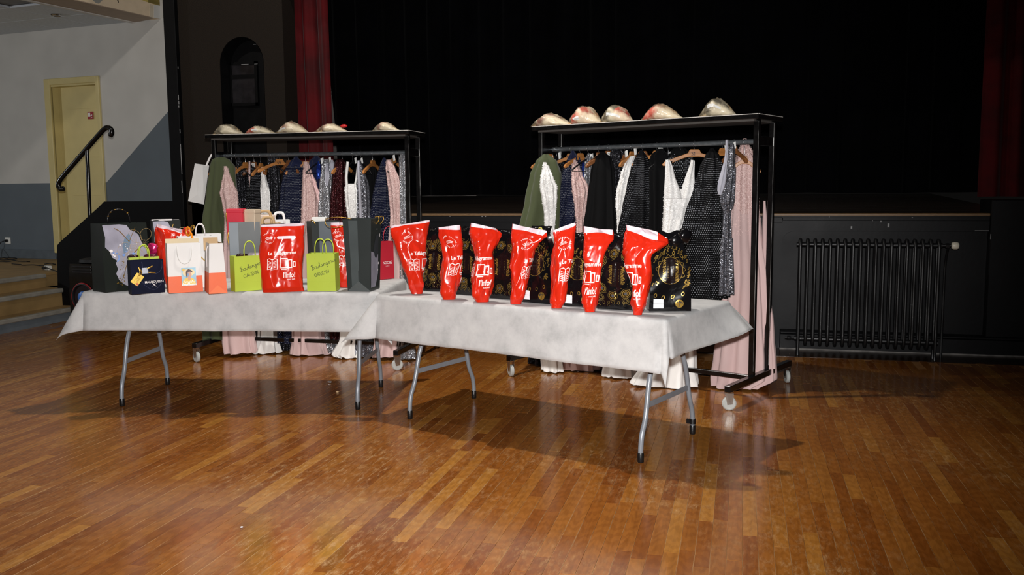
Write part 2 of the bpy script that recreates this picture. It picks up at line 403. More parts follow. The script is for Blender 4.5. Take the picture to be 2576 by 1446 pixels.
zb = at_v(1100, 491, BV).z
xl = at_v(812, 60, BV).x
xL2 = at_v(868, 420, BV).x
curtain('backdrop_curtain', xl-.03, 5.2, BV, zb, 5.6, BLKV, .05, .34, 'black velvet backdrop curtain across the rear of the stage', edge=lambda t: (xL2-xl)*max(0, (1-t)*1.55-.55)**1.3 if t < .75 else 0, seed=3)
p0 = at_v(712, 100, 8.42); p1 = at_v(812, 100, 8.42)
curtain('red_curtain', p0.x-.12, p1.x+.02, 8.42, 1.17, 5.3, REDV, .06, .15, 'red velvet stage curtain hanging beside the arched recess', seed=5, drift=.06)
p0 = at_v(2482, 100, 10.1)
curtain('red_curtain', p0.x, p0.x+2.2, 10.1, at_v(2520, 494, 10.1).z, 5.3, REDV, .05, .25, 'red velvet stage curtain at the far right of the stage', seed=6)
# side wall of the stage with conduit, seen between red and black curtains
SIDE = mat('grey stage side wall', (120, 114, 110), .8, var=.12, vs=3)
mb = MB(); xs = at_v(806, 200, 10.6).x
mb.box((xs+.2, 11.75, 3.0), (3.0, .06, 5.2))
ws = mb.build('wall_stage_side', SIDE, None, 0, kind='structure', label='grey rear wall glimpsed between the red and black curtains')
mb = MB()
for y_ in (226, 234):
    p = at_v(830, y_, 11.70); mb.cyl((p.x-.4, 11.70, p.z), (p.x+.4, 11.70, p.z-.02), .012, n=8)
mb.build('conduit', mat('grey conduit', (90, 88, 86), .5), ws)

# ---- left wall (splayed), painted dado, door, socket
LA = -.13; LN = Vector((-sin(LA), cos(LA), 0)); LZ = .465
LP = at_z(143, 652, LZ)
LU = Vector((cos(LA), sin(LA), 0))
def wl(x, y):                      # pixel -> (along, z) on the left wall
    p = at_pl(x, y, LP, LN); return (p-LP).dot(LU), p.z
def m_leftwall():
    m, nt, b = nodes('grey and slate painted wall'); L = nt.links.new
    tc = N(nt, 'ShaderNodeTexCoord'); s = N(nt, 'ShaderNodeSeparateXYZ'); L(tc.outputs['Object'], s.inputs[0])
    ns = N(nt, 'ShaderNodeTexNoise'); ns.inputs['Scale'].default_value = 2.5; L(tc.outputs['Object'], ns.inputs['Vector'])
    a0, z0 = wl(268, 459); a1, z1 = wl(430, 272); sl = (z1-z0)/(a1-a0)
    line = mth(nt, 'MAXIMUM', z0, mth(nt, 'MULTIPLY_ADD', mth(nt, 'SUBTRACT', s.outputs[0], a0), sl, z0))
    low = mth(nt, 'LESS_THAN', s.outputs[2], line)
    c = mixc(nt, low, lin((196, 194, 188)), lin((94, 103, 110)))
    v = ramp(nt, ns.outputs['Fac'], [(.3, (.93, .93, .93)), (.7, (1.04, 1.04, 1.04))])
    mu = N(nt, 'ShaderNodeMix', data_type='RGBA', blend_type='MULTIPLY'); mu.inputs[0].default_value = 1; L(c, mu.inputs[6]); L(v.outputs[0], mu.inputs[7])
    L(mu.outputs[2], b.inputs['Base Color']); b.inputs['Roughness'].default_value = .7
    return m
da0, dz1 = wl(113, 200); da1, _ = wl(250, 190); _, dz0 = wl(143, 636)
wlft = empty('wall_left', LP*1, LA, kind='structure', label='grey wall with slate dado under the balcony'); wlft.location.z = 0
ZTOP = 4.6
aend = 2.75
mb = MB()
mb.bx(-4, da0, 0, .2, 0, ZTOP); mb.bx(da1, aend, 0, .2, 0, ZTOP); mb.bx(da0, da1, 0, .2, dz1, ZTOP); mb.bx(da0, da1, 0, .2, 0, dz0)
mb.build('painted_wall', m_leftwall(), wlft, 0)
mb = MB(); mb.bx(-4, da0, -.02, 0, LZ, LZ+.12, .004); mb.build('skirting', mat('slate skirting', (86, 94, 100), .6), wlft, 0)
CREAM = mat('cream door paint', (206, 190, 130), .5, var=.04, vs=4)
door = empty('door_1', wlft.location, LA, kind='structure', label='cream painted door in the grey wall')
mb = MB(); fw = .10
mb.bx(da0, da0+fw, -.03, .02, dz0, dz1, .006); mb.bx(da1-.05, da1, -.03, .02, dz0, dz1, .006); mb.bx(da0+fw, da1-.05, -.03, .02, dz1-.08, dz1, .006)
mb.bx(da0+fw-.02, da0+fw, -.01, .15, dz0, dz1-.08); mb.bx(da0+fw, da1-.05, -.01, .15, dz1-.10, dz1-.08)
mb.build('door_frame', CREAM, door, 0)
mb = MB(); mb.bx(da0+fw, da1-.04, .10, .14, dz0, dz1-.08); mb.build('door_leaf', CREAM, door, 0)
mb = MB()
x0_, x1_ = da0+fw+.16, da1-.05
for z_ in (dz1-.38, (dz0+dz1)/2+.12, dz0+.75): mb.bx(x0_, x1_, .094, .1, z_, z_+.012)
mb.build('door_rails', CREAM, door, 0)
s0, sz1 = wl(206, 280); s1, sz0 = wl(221, 298)
sg = empty('fire_sign', (wlft.location + LU*s0), LA, label='small red fire notice fixed to the cream door', cat='sign')
mb = MB(); mb.bx(0, s1-s0, .085, .092, sz0, sz1); mb.build('plate', mat('red sign plate', (150, 20, 24), .4), sg, 0)
WHT = mat('white print', (225, 222, 220), .5, var=.02)
mb = MB(); ww = s1-s0; hh = sz1-sz0
mb.bx(ww*.12, ww*.5, .083, .085, sz0+hh*.32, sz0+hh*.85)
mb.prism([(ww*.55, sz0+hh*.5), (ww*.85, sz0+hh*.62), (ww*.85, sz0+hh*.5), (ww*.65, sz0+hh*.32)], .083, .085)
for k in range(3): mb.bx(ww*(.56+.1*k), ww*(.62+.1*k), .083, .085, sz0+hh*(.1+.03*k), sz0+hh*(.2+.03*k))
mb.build('pictogram', WHT, sg, 0)
s0, sz1 = wl(14, 597); s1, sz0 = wl(28, 613)
so = empty('wall_socket', wlft.location + LU*s0, LA, label='white wall socket with a black plug on the slate dado', cat='socket')
mb = MB(); mb.bx(0, s1-s0, -.012, 0, sz0, sz1, .003); mb.build('plate', mat('white plastic', (222, 222, 216), .4), so, 0)
mb = MB(); mb.cyl(((s1-s0)*.45, -.035, (sz0+sz1)/2), ((s1-s0)*.45, -.012, (sz0+sz1)/2), .02, n=10); mb.build('plug', CAP, so)
CABLE = mat('black cable', (18, 17, 17), .5)
def lw(a, off, z): return wlft.location + LU*a - LN*off + Vector((0, 0, z))
sa = (s0+s1)/2; szm = (sz0+sz1)/2
pts = [lw(sa-.01, .04, szm), lw(sa-.09, .06, szm-.04), lw(sa-.14, .08, szm-.2), lw(sa-.10, .10, LZ+.14), lw(sa+.02, .2, LZ+.02)]
def wander(p, n, st, seed, z):
    rr = random.Random(seed); a = rr.random()*6; out = []
    p = Vector(p)
    for i in range(n):
        a += rr.uniform(-1.3, 1.3); p = p + Vector((cos(a)*st, sin(a)*st*.6, 0)); out.append(Vector((p.x, p.y, z+rr.random()*.012)))
    return out
def smooth(pts, k=4, closed=False):
    pts = [Vector(p) for p in pts]; n = len(pts); out = []
    rng = range(n if closed else n-1)
    for i in rng:
        p0 = pts[i-1] if (i > 0 or closed) else pts[i]; p1 = pts[i]; p2 = pts[(i+1) % n]; p3 = pts[(i+2) % n] if (closed or i+2 < n) else p2
        for j in range(k):
            t = j/k
            out.append(.5*((2*p1)+(p2-p0)*t+(2*p0-5*p1+4*p2-p3)*t*t+(3*p1-p0-3*p2+p3)*t**3))
    if not closed: out.append(pts[-1])
    return out
mb = MB(); mb.tube(smooth(pts+wander(pts[-1], 9, .09, 4, LZ+.012)), .006, 6)
mb.build('power_cable', CABLE, None, 180, label='black cable running from the wall socket down to the landing', cat='cable')
for k, (x, y, sd) in enumerate(((40, 655, 11), (75, 658, 15), (112, 664, 23))):
    mb = MB(); p = at_z(x, y, LZ+.01); mb.tube(smooth([p]+wander(p, 12, .085, sd, LZ+.008)), .006, 6)
    mb.build('loose_cable', CABLE, None, 180, cat='cable', label=('tangled black cable on the landing below the wall socket', 'black cable lying midway along the landing', 'black cable end lying nearest the stair parapet')[k])

# ---- ceiling below the balcony, beam, balcony front
ZC = wl(160, 72)[1]
A_, B_, C_, D_ = at_z(74, 0, ZC), at_z(340, 56, ZC), at_z(388, 45, ZC), at_z(189, 0, ZC)
dAB = (B_-A_).normalized(); dDC = (C_-D_).normalized()
A2 = B_-dAB*7.5; D2 = C_-dDC*7.5
ceil = empty('ceiling', (0, 0, ZC), kind='structure', label='grey tiled ceiling below the balcony')
TILE = mat('ceiling tile', (196, 202, 208), .8, var=.05, vs=30)
mb = MB(); 
far = [Vector((LP.x, LP.y, 0))+LU*a for a in (-5, 2.2)]
mb.add([(A2.x, A2.y, .03), (B_.x, B_.y, .03), (far[1].x, far[1].y+.1, .03), (far[0].x, far[0].y+.1, .03), (far[0].x-3, A2.y, .03)], [(0, 1, 2, 3, 4)])
mb.build('ceiling_grid', mat('ceiling grid shadow gap', (120, 122, 124), .8), ceil, 0)
# tiles, clipped against the beam line
n_ = Vector((dAB.y, -dAB.x, 0))
if n_.dot(Vector((LP.x-5, LP.y-3, 0))-Vector((B_.x, B_.y, 0))) < 0: n_ = -n_
tm = MB(); tm.box((0, 0, .012), (.592, .592, .022)); tmesh = tm.mesh('tile', TILE, 0)
for i in range(-2, 17):
    for j in range(1, 14):
        c = Vector((LP.x, LP.y, 0)) + LU*(3.0-i*.6) - LN*(-.0+j*.6-.3)
        if n_.dot(c-Vector((B_.x, B_.y, 0))) < .28: continue
        p = c-CO+Vector((0, 0, ZC)); z = p.dot(CF)
        if z < 1: continue
        px_, py_ = 1288+F*p.dot(CR)/z, 723-F*p.dot(CU)/z
        if px_ < -700 or py_ < -700 or px_ > 440: continue
        o = bpy.data.objects.new('tile', tmesh); C.objects.link(o); o.parent = ceil; o.location = c; o.rotation_euler = (0, 0, LA)
mb = MB()
for (P0, P1, w_) in ((A2, B_, .05),):
    q = Vector((dAB.y, -dAB.x, 0))
    mb.box(((P0.x+P1.x)/2, (P0.y+P1.y)/2, .0), ((P1-P0).length, .05, .03), Matrix.Rotation(atan2(dAB.y, dAB.x), 3, 'Z'))
mb.build('ceiling_trim', mat('pale trim strip', (205, 202, 196), .6), ceil, 0)
bal = empty('balcony_front', (0, 0, ZC), kind='structure', label='balcony edge with a painted mural front')
MUR = mat('cream mural ground', (226, 206, 176), .6, var=.03)
BEAM = mat('beige beam paint', (168, 150, 132), .7, var=.04)
mb = MB(); e = .004
mb.add([(A2.x, A2.y, -e), (B_.x, B_.y, -e), (C_.x, C_.y, -e), (D2.x, D2.y, -e), (A2.x, A2.y, .25), (B_.x, B_.y, .25), (C_.x, C_.y, .25), (D2.x, D2.y, .25)], [(0, 1, 2, 3), (0, 4, 5, 1), (1, 5, 6, 2), (2, 6, 7, 3), (7, 6, 5, 4), (0, 3, 7, 4)])
mb.build('beam', BEAM, bal, 0)
ext = C_ + dDC*.25
def balp(t, z, off=0):  # along from ext backwards
    p = ext - dDC*t; nn = Vector((dDC.y, -dDC.x, 0)); nn = nn if nn.dot(-Vector((ext.x, ext.y, 0))) > 0 else -nn
    return (p.x+nn.x*off, p.y+nn.y*off, z)
mb = MB(); mb.add([balp(0, .003, .004), balp(7.5, .003, .004), balp(7.5, 1.3, .004), balp(0, 1.3, .004), balp(0, .003, -.15), balp(7.5, .003, -.15), balp(7.5, 1.3, -.15), balp(0, 1.3, -.15)], [(0, 1, 2, 3), (4, 7, 6, 5), (0, 3, 7, 4), (0, 4, 5, 1), (2, 6, 7, 3), (1, 5, 6, 2)])
mb.build('mural_wall', MUR, bal, 0)
def mur(name, poly, col):
    nn = Vector((dDC.y, -dDC.x, 0)); nn = nn if nn.dot(-Vector((ext.x, ext.y, 0))) > 0 else -nn
    P = ext + nn*.006; pts = [at_pl(x, y, P, nn) for x, y in poly]
    n = len(pts); mb = MB(); mb.add([(p.x, p.y, p.z-ZC) for p in pts]+[(p.x-nn.x*.004, p.y-nn.y*.004, p.z-ZC) for p in pts], [tuple(range(n))]+[(i, i+n, (i+1) % n+n, (i+1) % n) for i in range(n)])
    mb.build(name, mat('mural '+name, col, .6, var=.03), bal, 0)
mur('yellow_patch', [(346, -4), (373, 6), (403, 15), (419, 14), (419, -30), (346, -30)], (196, 176, 96))
mur('ochre_patch', [(372, -30), (372, 6), (400, 14), (419, 14), (419, -30)], (168, 152, 90))
mur('grey_patch', [(230, -3), (241, 7), (249, 9), (258, 0), (262, -6)], (150, 150, 144))
mur('beige_patch', [(376, 9), (386, 12), (386, 45), (376, 42)], (206, 194, 172))
mur('white_patch', [(387, 12), (420, 16), (421, 50), (387, 45)], (206, 206, 202))
mur('black_stroke', [(293, -4), (297, -4), (299, 7), (298, 7)], (20, 18, 20))
p = at_z(141, 38, ZC-.01)
sp = empty('recessed_spotlight', p, 0, label='small recessed spotlight in the tiled ceiling', cat='light')
mb = MB(); mb.lathe([(.055, .012), (.06, 0), (.05, -.012), (.045, -.006)], n=20); mb.build('ring', CHROME, sp)
mb = MB(); mb.lathe([(.044, -.004), (.03, .0), (.01, .002)], n=16); mb.build('lens', mat('dark lamp glass', (30, 34, 36), .15), sp)

# ---- landing and steps at the left, parapet of the stage stair, handrail
STEPB = mat('ochre step riser', (150, 122, 78), .6, var=.12, vs=4)
NOSE = mat('grey step nosing', (146, 142, 132), .6, var=.12, vs=8)
SLATE = mat('slate painted step', (104, 112, 118), .6, var=.06)
st = empty('steps', (0, 0, 0), kind='structure', label='three low wooden steps with grey nosings leading to the landing')
hs = [(-6.85, .132), (-7.07, .318), (-7.33, LZ)]
VE = 8.15
for i, (us, z) in enumerate(hs):
    zb_ = 0 if i == 0 else hs[i-1][1]
    mb = MB(); ub = hs[i+1][0]-.05 if i < 2 else -12.5
    ve = VE if i < 2 else 12.3
    mb.bx(ub, us-.012, 3.0, ve, zb_, z-.028); mb.build('riser', SLATE if i == 0 else STEPB, st, 0)
    mb = MB(); mb.bx(ub, us-.06, 3.0, ve, z-.028, z); mb.build('tread', STEPB, st, 0)
    mb = MB(); mb.bx(us-.06, us+.008, 3.0, VE+.02 if i == 2 else ve, z-.045, z, .008); mb.build('nosing', NOSE, st, 0)
def chk(x, y): p = at_v(x, y, VE-.05); return (p.x, p.z)
cp = [chk(143, 745), chk(141, 640), chk(143, 618), chk(150, 609), chk(250, 519), chk(262, 512)]
xr = -4.9
poly = [(cp[0][0], 0.0)] + [cp[2], cp[3], cp[4], (cp[5][0], 1.245), (xr, 1.245), (xr, 0)]
mb = MB(); mb.prism(poly, VE-.05, VE+.10)
ck = mb.build('wall_stair_parapet', BLK2, None, 0, kind='structure', label='black stair parapet sloping up to the stage')
# stair behind the parapet
mb = MB()
for k in range(5): mb.bx(cp[2][0]+.05+k*.27, xr, VE+.10, VE+1.3, LZ+k*.135, LZ+(k+1)*.135-.002)
mb.build('stair_block', STEPB, ck, 0)
HRV = VE+.02
hr = empty('handrail', (at_v(225, 535, HRV).x, HRV, 0), 0, label='black tubular handrail with curled ends above the stair parapet', cat='handrail')
def hp(x, y): p = at_v(x, y, HRV); return p - Vector((hr.location.x, hr.location.y, 0))
mb = MB(); mb.tube(smooth([hp(277, 342), hp(281, 334), hp(279, 325), hp(271, 321), hp(262, 325), hp(245, 343), hp(200, 395), hp(160, 441), hp(150, 455), hp(147, 466), hp(152, 475), hp(160, 474)], 5), .026, 12)
mb.build('rail', BLACKG, hr, 180)
mb = MB(); mb.tube([hp(219, 378), hp(219, 390), hp(221, 420), hp(226, 545)], [.018, .02, .02, .02], 12); mb.build('post', BLACKG, hr, 60)

# ---- small plug block on the landing edge
p = at_z(121, 679, LZ)
pb = empty('plug_block', p, -.3, label='white plug socket lying on the landing edge', cat='socket')
mb = MB(); mb.box((0, 0, .025), (.09, .05, .05), None, .008); mb.build('body', MATS['white plastic'], pb, 0)
mb = MB(); mb.cyl((0, -.03, .028), (.02, -.07, .03), .018, n=10); mb.build('plug', CAP, pb)
pts = [p+Vector((.02, -.07, .03)), p+Vector((.12, -.12, .03)), Vector((hs[2][0]+.03, p.y-.2, LZ-.02)), Vector((hs[2][0]+.06, p.y-.25, hs[1][1]+.02)), Vector((hs[1][0]+.03, p.y-.32, hs[1][1])), Vector((hs[1][0]+.04, p.y-.36, hs[0][1]+.02)), Vector((hs[0][0]-.02, p.y-.38, hs[0][1]+.012)), Vector((hs[0][0]+.09, p.y-.42, hs[0][1]+.02))]
mb = MB(); mb.tube(smooth(pts, 4), .006, 6); mb.build('power_cable', CABLE, None, 180, label='black cable dropping down the steps to the loudspeaker', cat='cable')

# ---- loudspeaker behind the left table
GLB = mat('glossy black speaker plastic', (12, 12, 14), .15, var=.2, spec=.6)
CLB = mat('matt black speaker grille', (15, 15, 17), .6, var=.2, bump=.2, bs=400)
SPV = 7.42
sx0, sx1 = at_v(176, 760, SPV).x, at_v(176, 760, SPV).x+.36
zt = at_v(230, 652, SPV).z
ls = empty('loudspeaker', ((sx0+sx1)/2, SPV+.17, 0), -.12, label='black party loudspeaker with blue cone behind the left table', cat='speaker')
wv = (sx1-sx0)/2
mb = MB()
prof = [(0, -wv*.92), (.03, -wv), (zt*.55, -wv), (zt*.62, -wv*.94), (zt*.80, -wv*.94), (zt*.86, -wv*.9), (zt*.93, -wv*.84)]
poly = [(-a, z) for z, a in [(z, -x) for z, x in prof]]
poly = [(x, z) for z, x in prof] + [(-x, z) for z, x in reversed(prof)]
mb.prism(poly, -.17, .17); mb.build('cabinet', GLB, ls, 0)
mb = MB(); mb.lathe([(.0, zt*.93), (wv*.6, zt*.93), (wv*.82, zt*.945), (wv*.78, zt*.985), (wv*.5, zt), (.001, zt)], n=24); mb.build('top_cap', CLB, ls)
mb = MB()
for k in range(3): mb.bx(-wv*.7, wv*.7, -.178, -.17, zt*(.80+.04*k), zt*(.825+.04*k), .004)
mb.build('control_panel', mat('dark grey panel', (32, 32, 35), .25), ls, 0)
zc_ = at_v(214, 748, SPV).z
mb = MB(); mb.lathe([(wv*.76, -.0), (wv*.76, .014), (wv*.70, .018), (wv*.68, .006), (wv*.68, 0)], (0, -.17, zc_), (0, -1, 0), 36); mb.build('woofer_surround', CLB, ls)
mb = MB(); mb.tube([(wv*.78*cos(2*pi*i/40), -.178, zc_+wv*.78*sin(2*pi*i/40)) for i in range(40)], .006, 6, closed=True); mb.build('light_ring', mat('red light ring', (150, 20, 26), .4), ls, 180)
mb = MB(); mb.lathe([(wv*.66, .004), (wv*.55, -.0), (wv*.4, -.01), (.001, -.012)], (0, -.171, zc_), (0, -1, 0), 30); mb.build('woofer_cone', mat('dark maroon cone', (22, 10, 16), .4), ls)
mb = MB(); mb.lathe([(wv*.34, .0), (wv*.30, .014), (wv*.2, .022), (.001, .024)], (0, -.175, zc_), (0, -1, 0), 26); mb.build('dust_cap', mat('blue dust cap', (70, 120, 200), .35, var=.06), ls)

# ---- radiator
ra = empty('radiator', ((.461+1.474)/2, 7.50, 0), atan2(7.426-7.482, 1.474-.461)*.4, label='black cast iron column radiator in the stage recess', cat='radiator')
IRON = mat('black radiator enamel', (22, 22, 23), .38, var=.2, vs=20)
nc = 19; spn = 1.013/(nc-1); ztop = .93; zlo = .085
def col(feet):
    mb = MB()
    for y_ in (-.045, .045):
        mb.tube(smooth([(0, y_*.35, zlo), (0, y_*.8, zlo+.02), (0, y_, zlo+.06), (0, y_, .3), (0, y_, .7), (0, y_, ztop-.06), (0, y_*.8, ztop-.02), (0, y_*.35, ztop)], 2), .0135, 8)
    mb.cyl((-.028, 0, ztop-.04), (.028, 0, ztop-.04), .019, n=10); mb.cyl((-.028, 0, zlo+.045), (.028, 0, zlo+.045), .019, n=10)
    if feet:
        for y_ in (-.045, .045): mb.tube([(0, y_, 0), (0, y_, .03), (0, y_, .14)], [.016, .011, .0135], 8)
    return mb.mesh('column', IRON, 60)
ma, mbf = col(False), col(True)
for i in range(nc):
    o = bpy.data.objects.new('column', mbf if i in (0, nc-1) else ma); C.objects.link(o); o.parent = ra; o.location = ((i-(nc-1)/2)*spn, 0, 0)
mb = MB(); xe = spn*(nc-1)/2
mb.cyl((xe+.02, 0, ztop-.04), (xe+.09, 0, ztop-.04), .012, n=10); mb.cyl((xe+.05, 0, ztop-.04), (xe+.075, 0, ztop-.04), .02, n=6); mb.build('valve_body', IRON, ra)
mb = MB(); mb.lathe([(.012, 0), (.024, .004), (.029, .02), (.029, .04), (.022, .052), (.004, .056)], (xe+.09, 0, ztop-.04), (1, 0, 0), 18); mb.build('thermostatic_head', mat('yellowed white plastic', (226, 220, 200), .35), ra)
mb = MB(); mb.cyl((-xe-.02, 0, zlo+.045), (-xe-.1, 0, zlo+.045), .011, n=8); mb.lathe([(.012, 0), (.018, .01), (.018, .03), (.008, .035)], (-xe-.05, 0, zlo+.045), (-1, 0, 0), 8); mb.build('bleed_valve', IRON, ra)
mb = MB(); mb.tube([(xe+.07, .0, ztop-.05), (xe+.07, .06, ztop-.12), (xe+.07, .10, .7), (xe+.07, .10, 0)], .010, 8); mb.build('feed_pipe', IRON, ra)
# ================================================================== TABLES
T1 = dict(loc=(-3.090, 5.227, 0), rz=.1635); T2 = dict(loc=(-1.063, 4.919, 0), rz=-.3669)
TL, TD, TH = 1.83, .76, .74
FA, FBk = 1.528, .621
def make_table(loc, rz, label):
    t = empty('folding_table', loc, rz, label, 'table', 'folding tables under white cloths')
    mb = MB(); mb.box((0, 0, TH-.02), (TL, TD, .036), None, .008); mb.build('tabletop', mat('pale table board', (206, 204, 198), .5), t, 0)
    mb = MB()
    for y in (-.33, .33): mb.bx(-.85, .85, y-.012, y+.012, TH-.075, TH-.038)
    mb.build('apron_rail', GREYLEG, t, 0)
    for sx in (-1, 1):
        x = sx*FA/2
        for sy in (-1, 1):
            ft, fm = sy*FBk/2, sy*.175
            pts = smooth([(x*.97, fm, TH-.04), (x*.985, fm, .52), (x*.99, fm+sy*.008, .47), (x*.995, fm+sy*.045, .38), (x, ft-sy*.05, .22), (x, ft-sy*.012, .14), (x, ft, .07), (x, ft, .035)], 3)
            mb = MB(); mb.tube(pts, .0135, 12); leg = mb.build('leg', GREYLEG, t, 180)
            mb = MB(); mb.lathe([(.014, 0), (.0165, .004), (.0165, .045), (.0145, .05)], (x, ft, 0), n=14); mb.build('foot_cap', CAP, leg)
            if sx == 1 and sy == 1 and rz < 0:
                mb = MB(); mb.lathe([(.018, .058), (.018, .085)], (x, ft, 0), n=14); mb.box((x-.02, ft-.012, .072), (.02, .012, .025)); mb.build('leg_clip', CAP, leg)
        mb = MB(); mb.box((x, 0, .275), (.006, .49, .03), None, .002); mb.build('cross_bar', GREYLEG, t, 0)
        mb = MB(); mb.box((x*.985, 0, .50), (.006, .36, .024), None, .002); mb.build('cross_bar', GREYLEG, t, 0)
    return t
make_table(**T1, label='grey-legged folding table at the left carrying the mixed gift bags')
make_table(**T2, label='grey-legged folding table at the right carrying the red and black bags')

def m_cloth():
    m, nt, b = nodes('white non-woven paper cloth'); L = nt.links.new
    tc = N(nt, 'ShaderNodeTexCoord')
    n1 = N(nt, 'ShaderNodeTexNoise'); n1.inputs['Scale'].default_value = 9; n1.inputs['Detail'].default_value = 6; n1.inputs['Roughness'].default_value = .65; L(tc.outputs['Object'], n1.inputs['Vector'])
    r = ramp(nt, n1.outputs['Fac'], [(.3, lin((172, 172, 171))), (.5, lin((192, 191, 190))), (.72, lin((204, 203, 201)))]); L(r.outputs[0], b.inputs['Base Color'])
    b.inputs['Roughness'].default_value = .8; b.inputs['Sheen Weight'].default_value = .1
    n2 = N(nt, 'ShaderNodeTexNoise'); n2.inputs['Scale'].default_value = 260; n2.inputs['Detail'].default_value = 3; L(tc.outputs['Object'], n2.inputs['Vector'])
    n3 = N(nt, 'ShaderNodeTexNoise'); n3.inputs['Scale'].default_value = 6; n3.inputs['Detail'].default_value = 4; L(tc.outputs['Object'], n3.inputs['Vector'])
    bp = N(nt, 'ShaderNodeBump'); bp.inputs['Strength'].default_value = .12; bp.inputs['Distance'].default_value = .004
    L(mth(nt, 'ADD', n2.outputs['Fac'], mth(nt, 'MULTIPLY', n3.outputs['Fac'], 4.)), bp.inputs['Height']); L(bp.outputs[0], b.inputs['Normal'])
    tr = N(nt, 'ShaderNodeBsdfTranslucent'); L(r.outputs[0], tr.inputs[0]); mx = N(nt, 'ShaderNodeMixShader'); mx.inputs[0].default_value = .12
    L(b.outputs[0], mx.inputs[1]); L(tr.outputs[0], mx.inputs[2]); L(mx.outputs[0], nt.nodes['Material Output'].inputs[0])
    return m
CLOTH = m_cloth()
# a cloth: table frame coords; over = overhang left,right,front,back; corner dict gives flare slope at 45 deg
def cloth(loc, rz, over, corners, label, seed, lift=None, sag=None, rflare=0):
    ol, orr, of, ob = over; x0, x1, y0, y1 = -TL/2-.004, TL/2+.004, -TD/2-.004, TD/2+.004; z0 = TH+.003
    rr = .02
    def drop(d, s):                     # rounded edge then down: returns out, down
        if d <= rr*pi/2: t = d/rr; return rr*sin(t), rr*(1-cos(t))
        dd = d-rr*pi/2; return rr+dd*s, rr+dd*sqrt(max(0, 1-s*s))
    def P(a, b):
        ex = max(0, a-x1) or -max(0, x0-a); ey = max(0, b-y1) or -max(0, y0-b)
        cx, cy = min(max(a, x0), x1), min(max(b, y0), y1)
        wv = noise.noise((a*2.2, b*2.2, seed))
        if ex == 0 and ey == 0:
            z = z0+.002*noise.noise((a*5, b*5, seed))
            if lift: z += lift(a, b)
            return Vector((a, b, z))
        if ex == 0 or ey == 0:
            d = abs(ex)+abs(ey); sl = .05+.06*wv
            if ex > 0: sl += rflare*max(0, (b-y0)/(y1-y0))**2.2
            o, dn = drop(d, sl)
            dx, dy = (1 if ex > 0 else -1 if ex < 0 else 0), (1 if ey > 0 else -1 if ey < 0 else 0)
            rip = .012*sin((a if ey else b)*7+seed)*(d/.25) + .006*noise.noise((a*6, b*6, seed+3))*(d/.2)
            base = Vector((cx+dx*o, cy+dy*o, z0-dn)) + Vector((dx, dy, 0))*(max(0, rip))
            if lift: base.z += lift(cx, cy)*(1-.3*min(1, d/.25))
            return base
        r_ = sqrt(ex*ex+ey*ey); ph = atan2(abs(ey), abs(ex)); key = ('r' if ex > 0 else 'l')+('b' if ey > 0 else 'f')
        sl45, yaw = corners.get(key, (.6, 0))
        k = sin(2*ph)**1.4; sl = (.06+(rflare if key == 'rb' else 0))*(1-k)+sl45*k
        # the flare direction leans by yaw
        dphi = ph + yaw*k
        o, dn = drop(r_, sl)
        p = Vector((cx+math.copysign(cos(dphi)*o, ex), cy+math.copysign(sin(dphi)*o, ey), z0-dn))
        if lift: p.z += lift(cx, cy)*.6
        return p
    A, B = x0-ol, x1+orr; Dd, E_ = y0-of, y1+ob
    def axis(lo, a, b, hi, n1, n2):
        s = [lo+(a-lo)*i/n1 for i in range(n1)] + [a+(b-a)*i/n2 for i in range(n2)] + [b+(hi-b)*i/n1 for i in range(n1+1)]
        ex = [a-rr*t for t in (.35, .8, 1.2)] + [b+rr*t for t in (.35, .8, 1.2)]
        return sorted(set([round(q, 5) for q in s+ex]))
    xs, ys = axis(A, x0, x1, B, 14, 46), axis(Dd, y0, y1, E_, 14, 20)
    sg = sag or (lambda a, b: 0)
    nu, nv = len(xs)-1, len(ys)-1
    mb = MB(); mb.grid(lambda a, b: P(xs[round(a*nu)], ys[round(b*nv)]) + Vector((0, 0, sg(xs[round(a*nu)], ys[round(b*nv)]))), nu, nv)
    o = mb.build('tablecloth', CLOTH, None, 180, label, 'tablecloth', 'white paper tablecloths'); o.location = loc; o.rotation_euler = (0, 0, rz)
    so = o.modifiers.new('thickness', 'SOLIDIFY'); so.thickness = .0012; so.offset = 1
    return o
cloth(**T1, over=(.25, .24, .25, .22), corners=dict(lf=(.5, -.35), rf=(.45, 0), lb=(.6, 0), rb=(.6, 0)), label='white paper cloth on the left table under the gift bags', seed=2)
cloth(**T2, over=(.26, .20, .27, .06), rflare=.62, corners=dict(lf=(.62, -.2), rf=(.10, .0), lb=(.6, 0), rb=(.72, .0)), label='white paper cloth on the right table under the red and black bags', seed=5)

